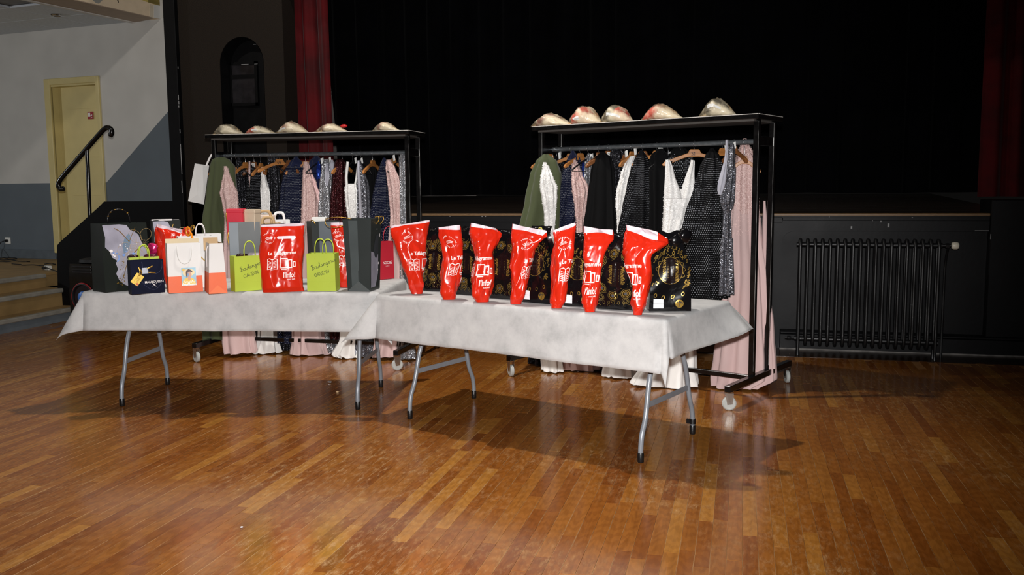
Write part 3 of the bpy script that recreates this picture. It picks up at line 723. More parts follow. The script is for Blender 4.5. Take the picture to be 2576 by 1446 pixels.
# ================================================================== RACKS
R1 = dict(loc=(-3.343, 6.697, 0), rz=.0207); R2 = dict(loc=(-.627, 6.310, 0), rz=-.4108)
RW, RD, RZ_, BW, BD, BY, PW, PY = 1.736, .396, 1.800, 1.6885, .95, -.018, 1.66, .25
RAILZ = 1.64
GLINT = mat('painted highlight on post edge', (150, 150, 148), .35, .6, var=.6, vs=9)
def make_rack(loc, rz, label):
    t = empty('clothes_rack', loc, rz, label, 'clothes rack', 'black steel clothes racks on castors')
    mb = MB(); mb.box((0, 0, RZ_-.015), (RW, RD, .028), None, .003)
    sh = mb.build('shelf', BLACKG, t, 0)
    mb = MB(); mb.box((0, 0, RZ_+.0005), (RW-.004, RD-.004, .003)); mb.build('shelf_top', mat('worn grey shelf laminate', (150, 146, 140), .45, var=.15), sh, 0)
    mb = MB(); mb.box((0, 0, RZ_-.035), (RW-.08, RD-.06, .012)); mb.build('shelf_underside', mat('grey fibreboard', (72, 68, 64), .7), sh, 0)
    mb = MB(); mb.box((0, -RD/2-.0005, RZ_+.0005), (RW-.01, .003, .004)); mb.box((RW/2+.0005, 0, RZ_+.0005), (.003, RD-.01, .004)); mb.build('edge_strip', mat('pale shelf edge', (206, 202, 196), .5, var=.2, vs=30), sh, 0)
    for sx in (-1, 1):
        for sy in (-1, 1):
            mb = MB(); mb.bx(sx*PW/2-.018, sx*PW/2+.018, sy*PY/2-.018, sy*PY/2+.018, .14, RZ_-.03, .004); po = mb.build('post', BLACKG, t, 0)
            mb = MB(); ex_ = sx*PW/2+.0165; mb.box((ex_, sy*PY/2-.0165, .97), (.0025, .0025, 1.58)); mb.build('edge_glint', GLINT, po, 0)  # flash highlight along the post edge, painted as a pale strip
        mb = MB(); mb.bx(sx*BW/2-.02, sx*BW/2+.02, BY-BD/2-.03, BY+BD/2+.03, .115, .155, .003); mb.build('base_beam', BLACKG, t, 0)
        mb = MB(); mb.bx(sx*PW/2-.015, sx*PW/2+.015, -PY/2, PY/2, RAILZ-.03, RAILZ+.03, .003); mb.build('rail_bracket', BLACKG, t, 0)
        for sy in (-1, 1):
            cx, cy = sx*BW/2, BY+sy*BD/2; an = .5 if sy < 0 else -.9
            ca = empty('castor', (cx, cy, 0)); ca.parent = t; ca.rotation_euler = (0, 0, an*sx if sy < 0 else an)
            mb = MB(); mb.lathe([(.024, .108), (.026, .112), (.026, .118), (.001, .118)], n=14)
            for s in (-1, 1): mb.prism([(-.012, .035), (.02, .04), (.026, .108), (-.026, .108)], s*.017-.0015, s*.017+.0015)
            mb.cyl((0, -.02, .043), (0, .02, .043), .006, n=8); mb.build('fork', CHROME, ca, 30)
            mb = MB(); mb.lathe([(.012, -.012), (.036, -.013), (.043, -.008), (.043, .008), (.036, .013), (.012, .012)], (0, 0, .043), (0, 1, 0), 22); mb.build('wheel', WHEEL, ca, 30)
    mb = MB(); mb.cyl((-PW/2, 0, RAILZ), (PW/2, 0, RAILZ), .0165, n=16); mb.build('hanging_rail', GALV, t)
    mb = MB(); mb.bx(-BW/2, BW/2, -PY/2-.015, -PY/2+.015, .12, .15, .003); mb.build('base_rail', BLACKG, t, 0)
    return t
RK1 = make_rack(**R1, label='black steel clothes rack on castors behind the left table')
RK2 = make_rack(**R2, label='black steel clothes rack on castors behind the right table')
# ================================================================== 2D PRINT SHAPES AND SURFACES
ZT = TH+.0075
def rect(x0, y0, x1, y1): return ([(x0, y0), (x1, y0), (x1, y1), (x0, y1)], [(0, 1, 2, 3)])
def polyg(pts): return (list(pts), [tuple(range(len(pts)))])
def disc(cx, cy, rx, ry=None, n=14, a=0):
    ry = ry or rx
    return ([(cx+rx*cos(t)*cos(a)-ry*sin(t)*sin(a), cy+rx*cos(t)*sin(a)+ry*sin(t)*cos(a)) for t in [2*pi*i/n for i in range(n)]], [tuple(range(n))])
def ring(cx, cy, rx, ry, w, n=20, a=0, drop=0):
    v = []
    for i in range(n):
        t = 2*pi*i/n; k = 1+drop*max(0, cos(t))**4
        for q in (1, 0):
            X, Y = (rx-q*w)*cos(t)*k, (ry-q*w)*sin(t); v.append((cx+X*cos(a)-Y*sin(a), cy+X*sin(a)+Y*cos(a)))
    return (v, [(2*i, 2*((i+1) % n), 2*((i+1) % n)+1, 2*i+1) for i in range(n)])
def stroke(pts, w, k=4, taper=False):
    p = [Vector((a, b, 0)) for a, b in pts]; p = smooth(p, k) if len(p) > 2 and k > 1 else p
    v = []; n = len(p)
    for i, q in enumerate(p):
        t = (p[min(i+1, n-1)]-p[max(i-1, 0)]); t = t.normalized() if t.length > 0 else Vector((1, 0, 0)); nn = Vector((-t.y, t.x, 0))
        ww = w*(1-.7*i/n) if taper else w
        v += [(q.x+nn.x*ww/2, q.y+nn.y*ww/2), (q.x-nn.x*ww/2, q.y-nn.y*ww/2)]
    return (v, [(2*i, 2*i+1, 2*i+3, 2*i+2) for i in range(n-1)])
_tc = {}
def text(s, size, x=0, y=0, rot=0, bold=0, shear=0, align='CENTER', sx=1):
    key = (s, bold, shear, align)
    if key not in _tc:
        cu = bpy.data.curves.new('t', 'FONT'); cu.body = s; cu.size = 1; cu.offset = bold; cu.shear = shear; cu.align_x = align; cu.resolution_u = 3
        o = bpy.data.objects.new('t', cu); C.objects.link(o); bpy.context.view_layer.update()
        me = bpy.data.meshes.new_from_object(o.evaluated_get(bpy.context.evaluated_depsgraph_get()))
        _tc[key] = ([(v.co.x, v.co.y) for v in me.vertices], [tuple(p.vertices) for p in me.polygons])
        bpy.data.objects.remove(o); bpy.data.curves.remove(cu); bpy.data.meshes.remove(me)
    v, f = _tc[key]; c, s_ = cos(rot), sin(rot)
    return ([(x+size*(a*sx*c-b*s_), y+size*(a*sx*s_+b*c)) for a, b in v], f)
def printed(surf, shapes, name, m, parent, off=.0008, maxe=.012, clip=None):
    bm = bmesh.new()
    for v, f in shapes:
        vs = [bm.verts.new((a, b, 0)) for a, b in v]
        for q in f:
            try: bm.faces.new([vs[i] for i in q])
            except ValueError: pass
    if maxe:
        bmesh.ops.triangulate(bm, faces=bm.faces[:])
        for _ in range(4):
            es = [e for e in bm.edges if e.calc_length() > maxe]
            if not es: break
            bmesh.ops.subdivide_edges(bm, edges=es, cuts=1); bmesh.ops.triangulate(bm, faces=[f for f in bm.faces if len(f.verts) > 3])
    bm.verts.index_update()
    pts = [tuple(v.co) for v in bm.verts]; fs = [[v.index for v in f.verts] for f in bm.faces]; bm.free()
    if clip: fs = [f for f in fs if all(clip(pts[i][0], pts[i][1]) for i in f)]
    if not fs: return None
    mb = MB(); mb.add([surf(p[0], p[1], off) for p in pts], fs)
    me = bpy.data.meshes.new(name); me.from_pydata(mb.v, [], mb.f); me.materials.append(m); me.update()
    me.polygons.foreach_set('use_smooth', [True]*len(me.polygons))
    o = bpy.data.objects.new(name, me); C.objects.link(o); o.parent = parent
    if len(shapes) > 1: o['kind'] = 'stuff'
    return o
# handwriting
HW = {
 'B': [[(.1, .95), (.16, .5), (.12, .02)], [(-.05, .85), (.25, 1.02), (.5, .85), (.18, .55), (.5, .4), (.5, .12), (.12, 0), (-.12, .08)]],
 'o': [[(.38, .42), (.12, .38), (.08, .1), (.3, 0), (.45, .2), (.34, .42), (.55, .38)]],
 'u': [[(.05, .42), (.06, .08), (.24, .0), (.4, .2), (.42, .42), (.43, .05), (.58, .08)]],
 'l': [[(-.02, .2), (.25, .9), (.15, .98), (.1, .6), (.12, .05), (.3, .1)]],
 'a': [[(.4, .38), (.15, .42), (.06, .12), (.22, 0), (.4, .3), (.42, .05), (.58, .1)]],
 'n': [[(.04, .42), (.08, 0)], [(.08, .2), (.25, .44), (.38, .36), (.4, .04), (.56, .08)]],
 'g': [[(.4, .38), (.15, .42), (.06, .14), (.22, .04), (.4, .36), (.4, -.3), (.2, -.42), (.1, -.25), (.56, .12)]],
 'e': [[(.04, .16), (.36, .28), (.26, .44), (.08, .3), (.12, .04), (.34, .02), (.52, .14)]],
 'r': [[(.0, .2), (.12, .46), (.34, .38), (.28, .1), (.5, .06)]],
 'i': [[(.06, .4), (.1, .06), (.28, .08)], [(.12, .6), (.14, .64)]],
 'G': [[(.6, .72), (.35, .82), (.08, .5), (.15, .12), (.45, .04), (.6, .3), (.6, .4), (.38, .38)], [(.6, .4), (.62, .05)]],
 'A': [[(.05, 0), (.3, .8), (.55, 0)], [(.15, .3), (.48, .3)]],
 'U': [[(.06, .8), (.08, .2), (.28, .0), (.5, .2), (.52, .8)]],
 'D': [[(.1, .8), (.1, .0)], [(.02, .8), (.45, .72), (.58, .35), (.35, .02), (.05, .0)]],
 'I': [[(.15, .8), (.15, 0)]], 'N': [[(.05, 0), (.08, .8), (.48, .02), (.52, .82)]],
 '0': [[(.3, .8), (.08, .5), (.14, .08), (.4, .04), (.52, .4), (.3, .8)]], '1': [[(.1, .6), (.3, .8), (.3, 0)]],
 '2': [[(.08, .65), (.3, .82), (.48, .6), (.08, 0), (.55, .02)]], '3': [[(.08, .72), (.35, .82), (.45, .6), (.2, .45), (.5, .3), (.35, 0), (.05, .06)]],
 '4': [[(.35, .8), (.05, .3), (.55, .3)], [(.4, .5), (.4, 0)]], '5': [[(.5, .8), (.12, .78), (.1, .48), (.4, .46), (.48, .15), (.08, .02)]],
 '7': [[(.05, .78), (.5, .8), (.22, 0)]], '9': [[(.45, .6), (.25, .8), (.08, .6), (.25, .45), (.46, .66), (.38, 0)]], ' ': []}
ADV = dict(i=.34, l=.32, I=.32, B=.62, o=.55, r=.5, G=.76, A=.66, U=.66, D=.7, N=.66, e=.5)
def hand(s, size, x, y, rot, w):
    out = []; cx = 0; c, sn = cos(rot), sin(rot)
    for ch in s:
        for st_ in HW[ch]:
            out.append(stroke([(x+size*((cx+a)*c-b*sn), y+size*((cx+a)*sn+b*c)) for a, b in st_], w, 4))
        cx += ADV.get(ch, .58)
    return out

# ================================================================== PAPER BAGS
def m_paper(name, col, rough=.55, var=.03, **k): return mat(name, col, rough, var=var, vs=6, bump=.04, bs=60, **k)
WHITEP = m_paper('white kraft paper', (216, 214, 211)); KRAFT = m_paper('brown kraft paper', (186, 152, 106)); LIME = m_paper('lime green paper', (172, 190, 58))
NAVY = m_paper('navy card', (8, 13, 36), .55, spec=.1); SHEENC = mat('painted silver sheen on slate card', (92, 100, 106), .5, .1, var=.08, vs=5); SLATEP = mat('dark slate satin card', (44, 49, 48), .42, 0, var=.05, vs=3, spec=.3, bump=.03, bs=7); FLORB = mat('black green gift card', (28, 32, 29), .5, var=.06, vs=3, spec=.12)
ORANGE = m_paper('orange paper', (226, 98, 48)); CRIM = m_paper('crimson paper', (172, 22, 42)); LILAC = mat('watercolour lilac grey', (150, 148, 162), .5, var=.12, vs=9)
GOLD = mat('gold foil', (178, 140, 62), .35, .75, var=.1); GOLDL = mat('thin gold line', (188, 160, 110), .45, .3, var=.05)
INK = mat('black felt pen', (26, 24, 30), .6, var=.02); WPR = mat('white ink', (238, 232, 230), .5, var=.02)
BROWNG = mat('dark umber print', (44, 34, 32), .45); BLUEP = mat('watercolour steel blue', (108, 128, 150), .5, var=.1, vs=9)
class Bag: pass
def paper_bag(pl, pr, ytop, dep, outer, inner, label, tdep=.45, tw=1., gus=.5, group=None, name='paper_bag', band=None, seed=0, zb=None, hh=None, cat='bag', open_=True):
    z = ZT if zb is None else zb
    a, b = at_z(*pl, z), at_z(*pr, z); mid = (a+b)/2; wv = (b-a); W = wv.length; yaw = atan2(wv.y, wv.x)
    nn = Vector((-sin(yaw), cos(yaw), 0))
    hgt = hh or (at_pl((pl[0]+pr[0])/2, ytop, mid, nn).z - z)
    t = empty(name, (mid.x, mid.y, z), yaw, label, cat, group)
    B = Bag(); B.o = t; B.w = W; B.h = hgt; B.d = dep
    yo = lambda q: dep*(1-tdep)/2*q**1.2
    def front(X, Y, off=0):
        q = max(0., min(1., Y/hgt)); k = 1+(tw-1)*q
        return (X*k, yo(q) - off + .0025*noise.noise((X*9, Y*7, seed+.5)), Y)
    def back(X, Y, off=0):
        q = Y/hgt; return (X*(1+(tw-1)*q), dep-yo(q)+off, Y)
    def side(s, y_, Y, off=0):     # y_ 0..1 across the gusset
        q = max(0., min(1., Y/hgt)); k = 1+(tw-1)*q; fy, by = yo(q), dep-yo(q)
        ins = gus*dep*.5*(1-tdep)*1.2*min(1, max(0, (q-.22)/.5))
        return (s*(W/2*k - ins*(1-abs(2*y_-1)) + off), fy+(by-fy)*y_, Y)
    B.front, B.back, B.side = front, back, side
    nr = 12
    def shell(ins, mi, z0=0):
        mb = MB(); rows = [z0+(hgt-z0)*i/nr for i in range(nr+1)]
        per = []
        for Y in rows:
            r_ = [front(-W/2+W*i/6, Y) for i in range(7)] + [side(1, .5, Y)] + [back(W/2-W*i/6, Y) for i in range(7)] + [side(-1, .5, Y)]
            if ins: r_ = [(x-math.copysign(min(ins, abs(x)), x), y+(ins if y < dep/2 else -ins), z_) for x, y, z_ in r_]
            per.append(r_)
        n = len(per[0]); mb.add([p for r_ in per for p in r_], [(j*n+i, j*n+(i+1) % n, (j+1)*n+(i+1) % n, (j+1)*n+i) for j in range(nr) for i in range(n)])
        mb.add(per[0], [tuple(range(n))]); return mb
    mo = [outer]
    mb = shell(0, 0)
    if band:                                     # lower band of another colour
        mo = [outer, band[1]]; mb.m = [1 if (sum(mb.v[i][2] for i in f)/len(f) < band[0]*hgt) else 0 for f in mb.f]
    o1 = mb.build('bag_wall', mo, t, 25)
    if open_: shell(.0015, 0, .004).build('bag_lining', inner, t, 25)
    return B
def loop_handle(B, xs, top, y, m, r=.0025, side='front', k=6, zlow=None, name='handle', sway=0):
    """rope or twisted-paper loop standing up (top>h) or hanging down the front (top<h)"""
    x0, x1 = xs; zr = B.h-.01 if zlow is None else zlow
    cx = (x0+x1)/2; pts = []
    up = top > zr
    for i in range(13):
        t = i/12*pi; xx = cx-(x1-x0)/2*(cos(t) if abs(cos(t)) < .9 else math.copysign(.9+(abs(cos(t))-.9), cos(t)))
        pts.append((xx+sway*sin(t), y - (0 if up else .004), zr+(top-zr)*sin(t)**.55))
    mb = MB(); mb.tube([(x0, y, zr-.02 if up else zr)]+pts[1:-1]+[(x1, y, zr-.02 if up else zr)], r, 7); return mb.build(name, m, B.o, 180)

# --- floral slate gift bags (two alike, flower print)
def floral(B, sx=1, xo=0, part=None):
    w_, h_ = B.w, B.h; S = lambda x, y, o=0: B.front(x, y, o)
    rr = random.Random(5)
    # lilac wash with an irregular edge (photo units: 0..1 across, 0..1 up)
    wash = [(-.46, .98), (-.1, .985), (.06, .97), (.12, .9), (.22, .87), (.30, .82), (.36, .70), (.42, .64), (.47, .55), (.49, .2), (.49, .02), (.15, .01), (.06, .03), (-.02, .07), (-.10, .10), (-.16, .14), (-.2, .17), (-.22, .22), (-.25, .26), (-.2, .33), (-.24, .42), (-.2, .45), (-.3, .5), (-.36, .6), (-.44, .66), (-.42, .8)]
    wash = [(x*w_, y*h_) for x, y in wash]
    def fill(poly, m, nm, off):
        # ear-safe fill through a curve-free triangulation
        return printed(S, [polyg(poly)], nm, m, B.o, off, .02, part)
    fill(wash, LILAC, 'wash_print', .0006)
    petal = [(.02, .55), (.0, .66), (.06, .78), (.16, .85), (.2, .78), (.18, .7), (.1, .58)]
    fill([(x*w_-.02, y*h_) for x, y in petal], BLUEP, 'petal_print', .0010)
    sh = []; c0 = (.28*w_, .62*h_)
    for k in range(34):                       # fine petal veins fanning from the heart
        a = radians(20+k*9.5); l = (.16+.07*sin(k*.9))*w_*1.25; m_ = .3*sin(k*1.7)
        sh.append(stroke([(c0[0]+.01*cos(a), c0[1]+.01*sin(a)), (c0[0]+l*.5*cos(a+m_*.3), c0[1]+l*.5*sin(a+m_*.3)), (c0[0]+l*cos(a), c0[1]+l*sin(a))], .0008, 3))
    for (px_, py_, r0, r1) in ((-.14, .62, .16, .12), (.12, .80, .12, .16), (.36, .82, .14, .12), (-.06, .48, .17, .08)):
        sh.append(ring(px_*w_+.03, py_*h_, r0*w_, r1*w_, .0014, 22, rr.random()))
    printed(S, sh, 'vein_print', GOLDL, B.o, .0014, .03, part)
    sh = [stroke([(c0[0], c0[1]), (.1*w_, .5*h_), (-.02*w_, .36*h_), (-.1*w_, .2*h_), (-.2*w_, .12*h_)], .006, 5, True), stroke([(-.22*w_, .93*h_), (-.1*w_, .88*h_), (.02*w_, .78*h_), (.09*w_, .72*h_)], .004, 4), stroke([(.24*w_, .93*h_), (.17*w_, .84*h_), (.09*w_, .73*h_)], .003, 4)]
    for k in range(26):
        t = rr.random(); x, y = (-.02-.16*t+rr.uniform(-.08, .06))*w_, (.45-.36*t+rr.uniform(-.04, .04))*h_
        sh.append(disc(x, y, rr.uniform(.0015, .005), rr.uniform(.0015, .004), 8))
    printed(S, sh, 'gold_print', GOLD, B.o, .0016, .02, part)
    sh = [disc(-.32*w_, .6*h_, .011, .009, 9), disc(-.28*w_, .54*h_, .006), disc(-.25*w_, .52*h_, .005), disc(-.12*w_, .68*h_, .005), disc(.03*w_, .62*h_, .004), disc(.0, .655*h_, .002), disc(.1*w_, .60*h_, .003)]
    for k in range(16): sh.append(disc(rr.uniform(-.3, .35)*w_, rr.uniform(.5, .72)*h_, rr.uniform(.0008, .002), n=6))
    printed(S, sh, 'white_splash', WPR, B.o, .0016, .02, part)
    sh = [disc(-.27*w_, .57*h_, .006), disc(-.2*w_, .56*h_, .007, .005), stroke([(-.17*w_, .53*h_), (-.16*w_, .49*h_), (-.19*w_, .45*h_), (-.21*w_, .44*h_)], .008), disc(-.05*w_, .53*h_, .011, .009, 7), disc(.16*w_, .54*h_, .011, .008, 7), disc(.0, .58*h_, .004)]
    printed(S, sh, 'blue_splash', mat('watercolour blue', (120, 148, 206), .5), B.o, .0018, .02, part)
FB1 = paper_bag((266, 736), (381, 725), 561, .17, FLORB, FLORB, 'large dark floral gift bag with black hooped handle, leftmost on the table', tdep=.75, gus=.25, group='floral gift bags')
floral(FB1)
h1 = loop_handle(FB1, (-.085, .055), FB1.h+.085, FB1.d*.3, mat('black satin cord', (14, 12, 14), .3), .0035)
mb = MB(); rr = random.Random(2)
for t in (.12, .25, .4, .62, .8): mb.ball((-.015-.07*cos(t*pi), FB1.d*.3-.002, FB1.h-.01+.095*sin(t*pi)**.55), .004, 8, (1.6, 1, 1))
mb.build('gold_beads', GOLD, h1)
FB2 = paper_bag((390, 714), (462, 710), 553, .08, FLORB, WPR, 'floral gift bag half hidden behind the crumpled red bag', tdep=.8, gus=.2, group='floral gift bags')
floral(FB2)
mb = MB(); mb.bx(-FB2.w/2, FB2.w*.2, FB2.d*.1, FB2.d*.12, FB2.h-.004, FB2.h+.006); mb.build('bag_rim', WPR, FB2.o, 0)

# --- navy bag
NB = paper_bag((332, 741), (415, 735), 654, .085, NAVY, NAVY, 'navy blue card gift bag with white lettering and a yellow swing tag', tdep=.9, gus=.15)
S = NB.front
printed(S, [text('MAUBOUSSIN', .0185, NB.w*.19, NB.h*.31, 0, .012, 0, sx=.95)], 'lettering', WPR, NB.o)
cx, cy = NB.w*.19, NB.h*.245
printed(S, [polyg([(cx-.013, cy+.009), (cx-.007, cy+.011), (cx+.012, cy-.009), (cx+.006, cy-.008)]), polyg([(cx+.017, cy+.011), (cx+.009, cy+.008), (cx-.017, cy-.011), (cx-.008, cy-.004)])], 'star_emblem', WPR, NB.o, .001)
CORD = mat('navy cord', (22, 30, 62), .5)
loop_handle(NB, (-.03, .085), NB.h*.40+.035, -.002, CORD, .0022, name='cord')
mb = MB(); mb.tube(smooth([(-.04, -.004, NB.h*.45), (-.02, -.005, .05), (.03, -.005, .02), (.07, -.005, .05), (.088, -.004, NB.h*.5), (.09, -.004, NB.h*.8)], 5), .002, 6); mb.build('cord', CORD, NB.o, 180)
tg = empty('swing_tag', (0, 0, 0)); tg.parent = NB.o
def tsurf(cx, cz, a):
    return lambda x, y, off=0: (cx+x*cos(a)-y*sin(a), -.010-off, cz+x*sin(a)+y*cos(a))
TS = tsurf(-.062, NB.h*.45, .92)
mb = MB(); pts = [TS(x, y, 0) for x, y in ((-.034, -.024), (.034, -.024), (.034, .018), (.03, .024), (-.034, .024))]; n = len(pts)
mb.add(pts+[(p[0], p[1]+.001, p[2]) for p in pts], [tuple(range(n)), tuple(range(2*n-1, n-1, -1))]+[(i, i+n, (i+1) % n+n, (i+1) % n) for i in range(n)]); mb.build('card', mat('yellow card', (232, 196, 84), .5), tg, 0)
printed(TS, [stroke([(-.022, .004), (-.008, .012), (.004, .002), (.014, .010)], .0012, 4), rect(-.026, -.006, .012, -.005), rect(-.026, -.011, .016, -.010)], 'card_print', mat('brown card ink', (120, 84, 50), .6), tg, .0006, .02)
printed(TS, [rect(-.030, -.022, -.018, -.010)], 'stamp', mat('orange stamp', (206, 92, 60), .5), tg, .0006, .02)
mb = MB(); mb.tube(smooth([(-.05, -.004, NB.h*.80), (-.045, -.012, NB.h*.66), (-.055, -.014, NB.h*.56), (-.035, -.012, NB.h*.64), (-.05, -.004, NB.h*.80)], 4), .0035, 6); mb.box((.012, -.008, NB.h*.78), (.038, .004, .008), Matrix.Rotation(-.42, 3, 'Y'), .001); mb.box((.022, -.008, NB.h*.625), (.045, .004, .007), Matrix.Rotation(.12, 3, 'Y'), .001); mb.build('gold_ribbon', GOLD, NB.o, 60)
mb = MB(); mb.box((-.015, -.007, NB.h*.69), (.036, .003, .034), None, .001); mb.build('ribbon_patch', mat('pale blue enamel', (184, 190, 204), .3), NB.o, 0)

# --- lime bag behind the navy one, with sweets
LB0 = paper_bag((330, 734), (405, 729), 646, .06, LIME, LIME, 'lime green paper bag of sweets behind the navy gift bag', tdep=1, gus=.1, group='lime green bakery bags')
LIMEH = mat('lime twisted paper', (176, 194, 56), .5)
def twohandles(B, x0, x1, top, off=.0):
    loop_handle(B, (x0, x1), top, .004, LIMEH, .0035); loop_handle(B, (x0+off, x1+off), top-.008, B.d-.006, LIMEH, .0035)
twohandles(LB0, -.03, .03, LB0.h+.075, .002)
def wrapped(name, p, s, m, label, rz=0, cat='sweets', seed=0, parent=None, group=None):
    """a crinkled wrapped packet with twisted ends"""
    def fn(a, t):
        th = 2*pi*a; z = (t-.5)*2; r_ = (1-abs(z)**5)**.4 if abs(z) < 1 else 0; r_ = max(r_, .12)
        k = 1+.16*noise.noise((cos(th)*1.6, sin(th)*1.6, z*2+seed))+.06*noise.noise((cos(th)*5, sin(th)*5, z*5+seed))
        return (z*s[0]/2, cos(th)*r_*s[1]/2*k, s[2]/2+sin(th)*r_*s[2]/2*k)
    mb = MB(); mb.grid(fn, 20, 14, True); mb.grid(lambda a, t: (fn(a, 0)[0], fn(a, 0)[1]*(1-t), s[2]/2+(fn(a, 0)[2]-s[2]/2)*(1-t)), 20, 1, True); mb.grid(lambda a, t: (fn(a, 1)[0], fn(a, 1)[1]*(1-t), s[2]/2+(fn(a, 1)[2]-s[2]/2)*(1-t)), 20, 1, True)
    o = mb.build(name, m, parent, 50, label, cat, group); o.location = p; o.rotation_euler = (0, 0, rz); return o
CHOC = mat('dark brown foil', (54, 30, 26), .25, .3, var=.4, vs=25); PINK = mat('magenta foil', (170, 26, 84), .25, .3, var=.5, vs=30)
SILV = mat('clear cellophane', (190, 180, 184), .12, .35, var=.4, vs=20)
def inbag(B, x, y, z): return B.o.matrix_basis @ Vector((x, y, z))
bpy.context.view_layer.update()
wrapped('sweet_packet', inbag(LB0, -.055, .04, LB0.h-.02), (.07, .05, .035), CHOC, 'brown foil sweet packet in the lime bag, beside the floral bag', seed=1)
wrapped('sweet_packet', inbag(LB0, .045, .04, LB0.h-.02), (.085, .05, .035), mat('plum foil', (88, 36, 50), .25, .3, var=.4, vs=25), 'plum foil sweet packet in the lime bag, below the magenta packet', seed=4)
o = wrapped('sweet_packet', inbag(LB0, .065, .045, LB0.h+.0), (.075, .045, .06), PINK, 'upright magenta and white foil packet in the lime bag', seed=7); o.rotation_euler = (0, radians(-75), .2)
o.location = inbag(LB0, .085, .045, LB0.h+.035)

# --- white and orange shop bag with picture label
WO = paper_bag((425, 738), (511, 733), 611, .09, WHITEP, KRAFT, 'white and orange paper bag with a picture sticker and grey cord', tdep=.85, tw=.98, gus=.2, band=(.37, ORANGE), group='white and orange shop bags')
def flap(B, hgt, m, x0=-1, x1=1):
    mb = MB(); W2 = B.w/2; mb.bx(W2*x0, W2*x1, B.d*.85, B.d*.85+.002, B.h-.02, B.h+hgt); return mb.build('top_flap', m, B.o, 0)
mb = MB(); mb.bx(-WO.w*.49, WO.w*.49, WO.d-.016, WO.d-.014, WO.h-.03, WO.h+.024); mb.build('top_flap', m_paper('beige lining paper', (214, 194, 156)), WO.o, 0)
o = loop_handle(WO, (-.042, .042), WO.h*.58, .002, mat('grey cord', (196, 194, 190), .6), .0022, zlow=WO.h*.95, name='cord')
S = WO.front; sw = .084; x0, y0 = -.022, WO.h*.14
def st_(x, y): return (x0+x*sw, y0+y*sw*1.28)
def sp_(pts): return polyg([st_(a, b) for a, b in pts])
printed(S, [rect(*st_(0, 0), *st_(1, 1))], 'sticker', mat('sticker sky blue', (150, 190, 208), .45, var=.1, vs=20), WO.o, .0012)
printed(S, [disc(*st_(.15, .88), .009)], 'sticker_sun', mat('sticker yellow', (226, 186, 78), .45), WO.o, .0018)
printed(S, [disc(*st_(.5, .12), sw*.46, sw*.42, 20)], 'sticker_shirt', mat('sticker yellow', (226, 186, 78), .45), WO.o, .0018, .01, lambda x, y: y >= y0-1e-6 and x0 <= x <= x0+sw)
printed(S, [disc(*st_(.5, .72), sw*.42, sw*.27, 20, .1)], 'sticker_hat', mat('sticker straw', (226, 206, 160), .45), WO.o, .0021)
printed(S, [disc(*st_(.52, .60), sw*.17, sw*.23, 16), rect(*st_(.44, .30), *st_(.62, .45))], 'sticker_face', mat('sticker skin', (196, 150, 130), .45), WO.o, .0027)
printed(S, [sp_([(.3, .72), (.34, .85), (.5, .93), (.68, .86), (.8, .72), (.66, .76), (.52, .78), (.42, .72), (.40, .55), (.36, .42), (.31, .55)])], 'sticker_hair', mat('sticker brown', (70, 46, 50), .45), WO.o, .0031)
printed(S, [sp_([(.36, .48), (.5, .52), (.48, .72), (.4, .66)])], 'sticker_shade', mat('sticker blue shade', (110, 150, 186), .45), WO.o, .0035)
sh = []
for k, (yy, n_, a0) in enumerate(((.14, 7, .14), (.0, 11, .02))):
    pts = []
    for i in range(n_*2+1): pts.append(st_(a0+i*(1-2*a0)/(n_*2)+.02*(i % 2), yy+(.10 if i % 2 else .0)+(.05 if i in (1, 9, 11) else 0)))
    sh.append(stroke(pts, .0028 if k else .002, 4))
printed(S, sh, 'sticker_script', mat('white script ink', (244, 240, 236), .5), WO.o, .0040, .02)
# --- the same kind of bag seen from its narrow side
WN = paper_bag((527, 738), (571, 738), 612, .20, WHITEP, KRAFT, 'white and orange paper bag turned narrow side on', tdep=.98, tw=.72, gus=0, band=(.40, ORANGE), group='white and orange shop bags')
WN.o.rotation_euler.z = .70
mb = MB(); mb.bx(-WN.w*.48, WN.w*.30, .16, .162, WN.h-.05, WN.h+.028); mb.build('top_flap', KRAFT, WN.o, 0)
mb = MB(); mb.add([(-WN.w/2, -.0012, .0), (WN.w/2, -.0012, .0), (0, -.003, WN.h*.17)], [(0, 1, 2)]); mb.build('fold', m_paper('orange paper fold', (236, 116, 66)), WN.o, 0)
loop_handle(WN, (-.055, -.028), WN.h*.95, .02, WPR, .0022, zlow=WN.h*.60, name='cord')
# --- white bags behind, bow
WB = paper_bag((455, 727), (540, 722), 594, .09, WHITEP, WHITEP, 'plain white paper bag with twisted handle and gold ribbon', tdep=.9, gus=.15, group='plain white paper bags')
loop_handle(WB, (.005, .06), WB.h+.08, .01, WPR, .003); loop_handle(WB, (.012, .068), WB.h+.072, .07, WPR, .003)
mb = MB(); mb.tube(smooth([(.02, -.003, WB.h*.62), (.055, -.008, WB.h*.5), (.085, -.006, WB.h*.4), (.105, -.004, WB.h*.36)], 4), .0035, 6); mb.build('gold_ribbon', GOLD, WB.o, 180)
WB2 = paper_bag((500, 712), (562, 709), 588, .08, WHITEP, WHITEP, 'plain white paper bag at the back beside the slate bag', tdep=.9, gus=.15, group='plain white paper bags')
bw = empty('gift_bow', inbag(WB, -.02, .035, WB.h+.0), 0, 'red, orange and gold ribbon bow on the white bag', 'bow')
mb = MB(); mb.ball((-.03, 0, .035), .028, 12, (1, .5, .85)); mb.build('red_loop', mat('red ribbon', (206, 40, 22), .25), bw)
ORR = mat('orange ribbon', (226, 130, 24), .25)
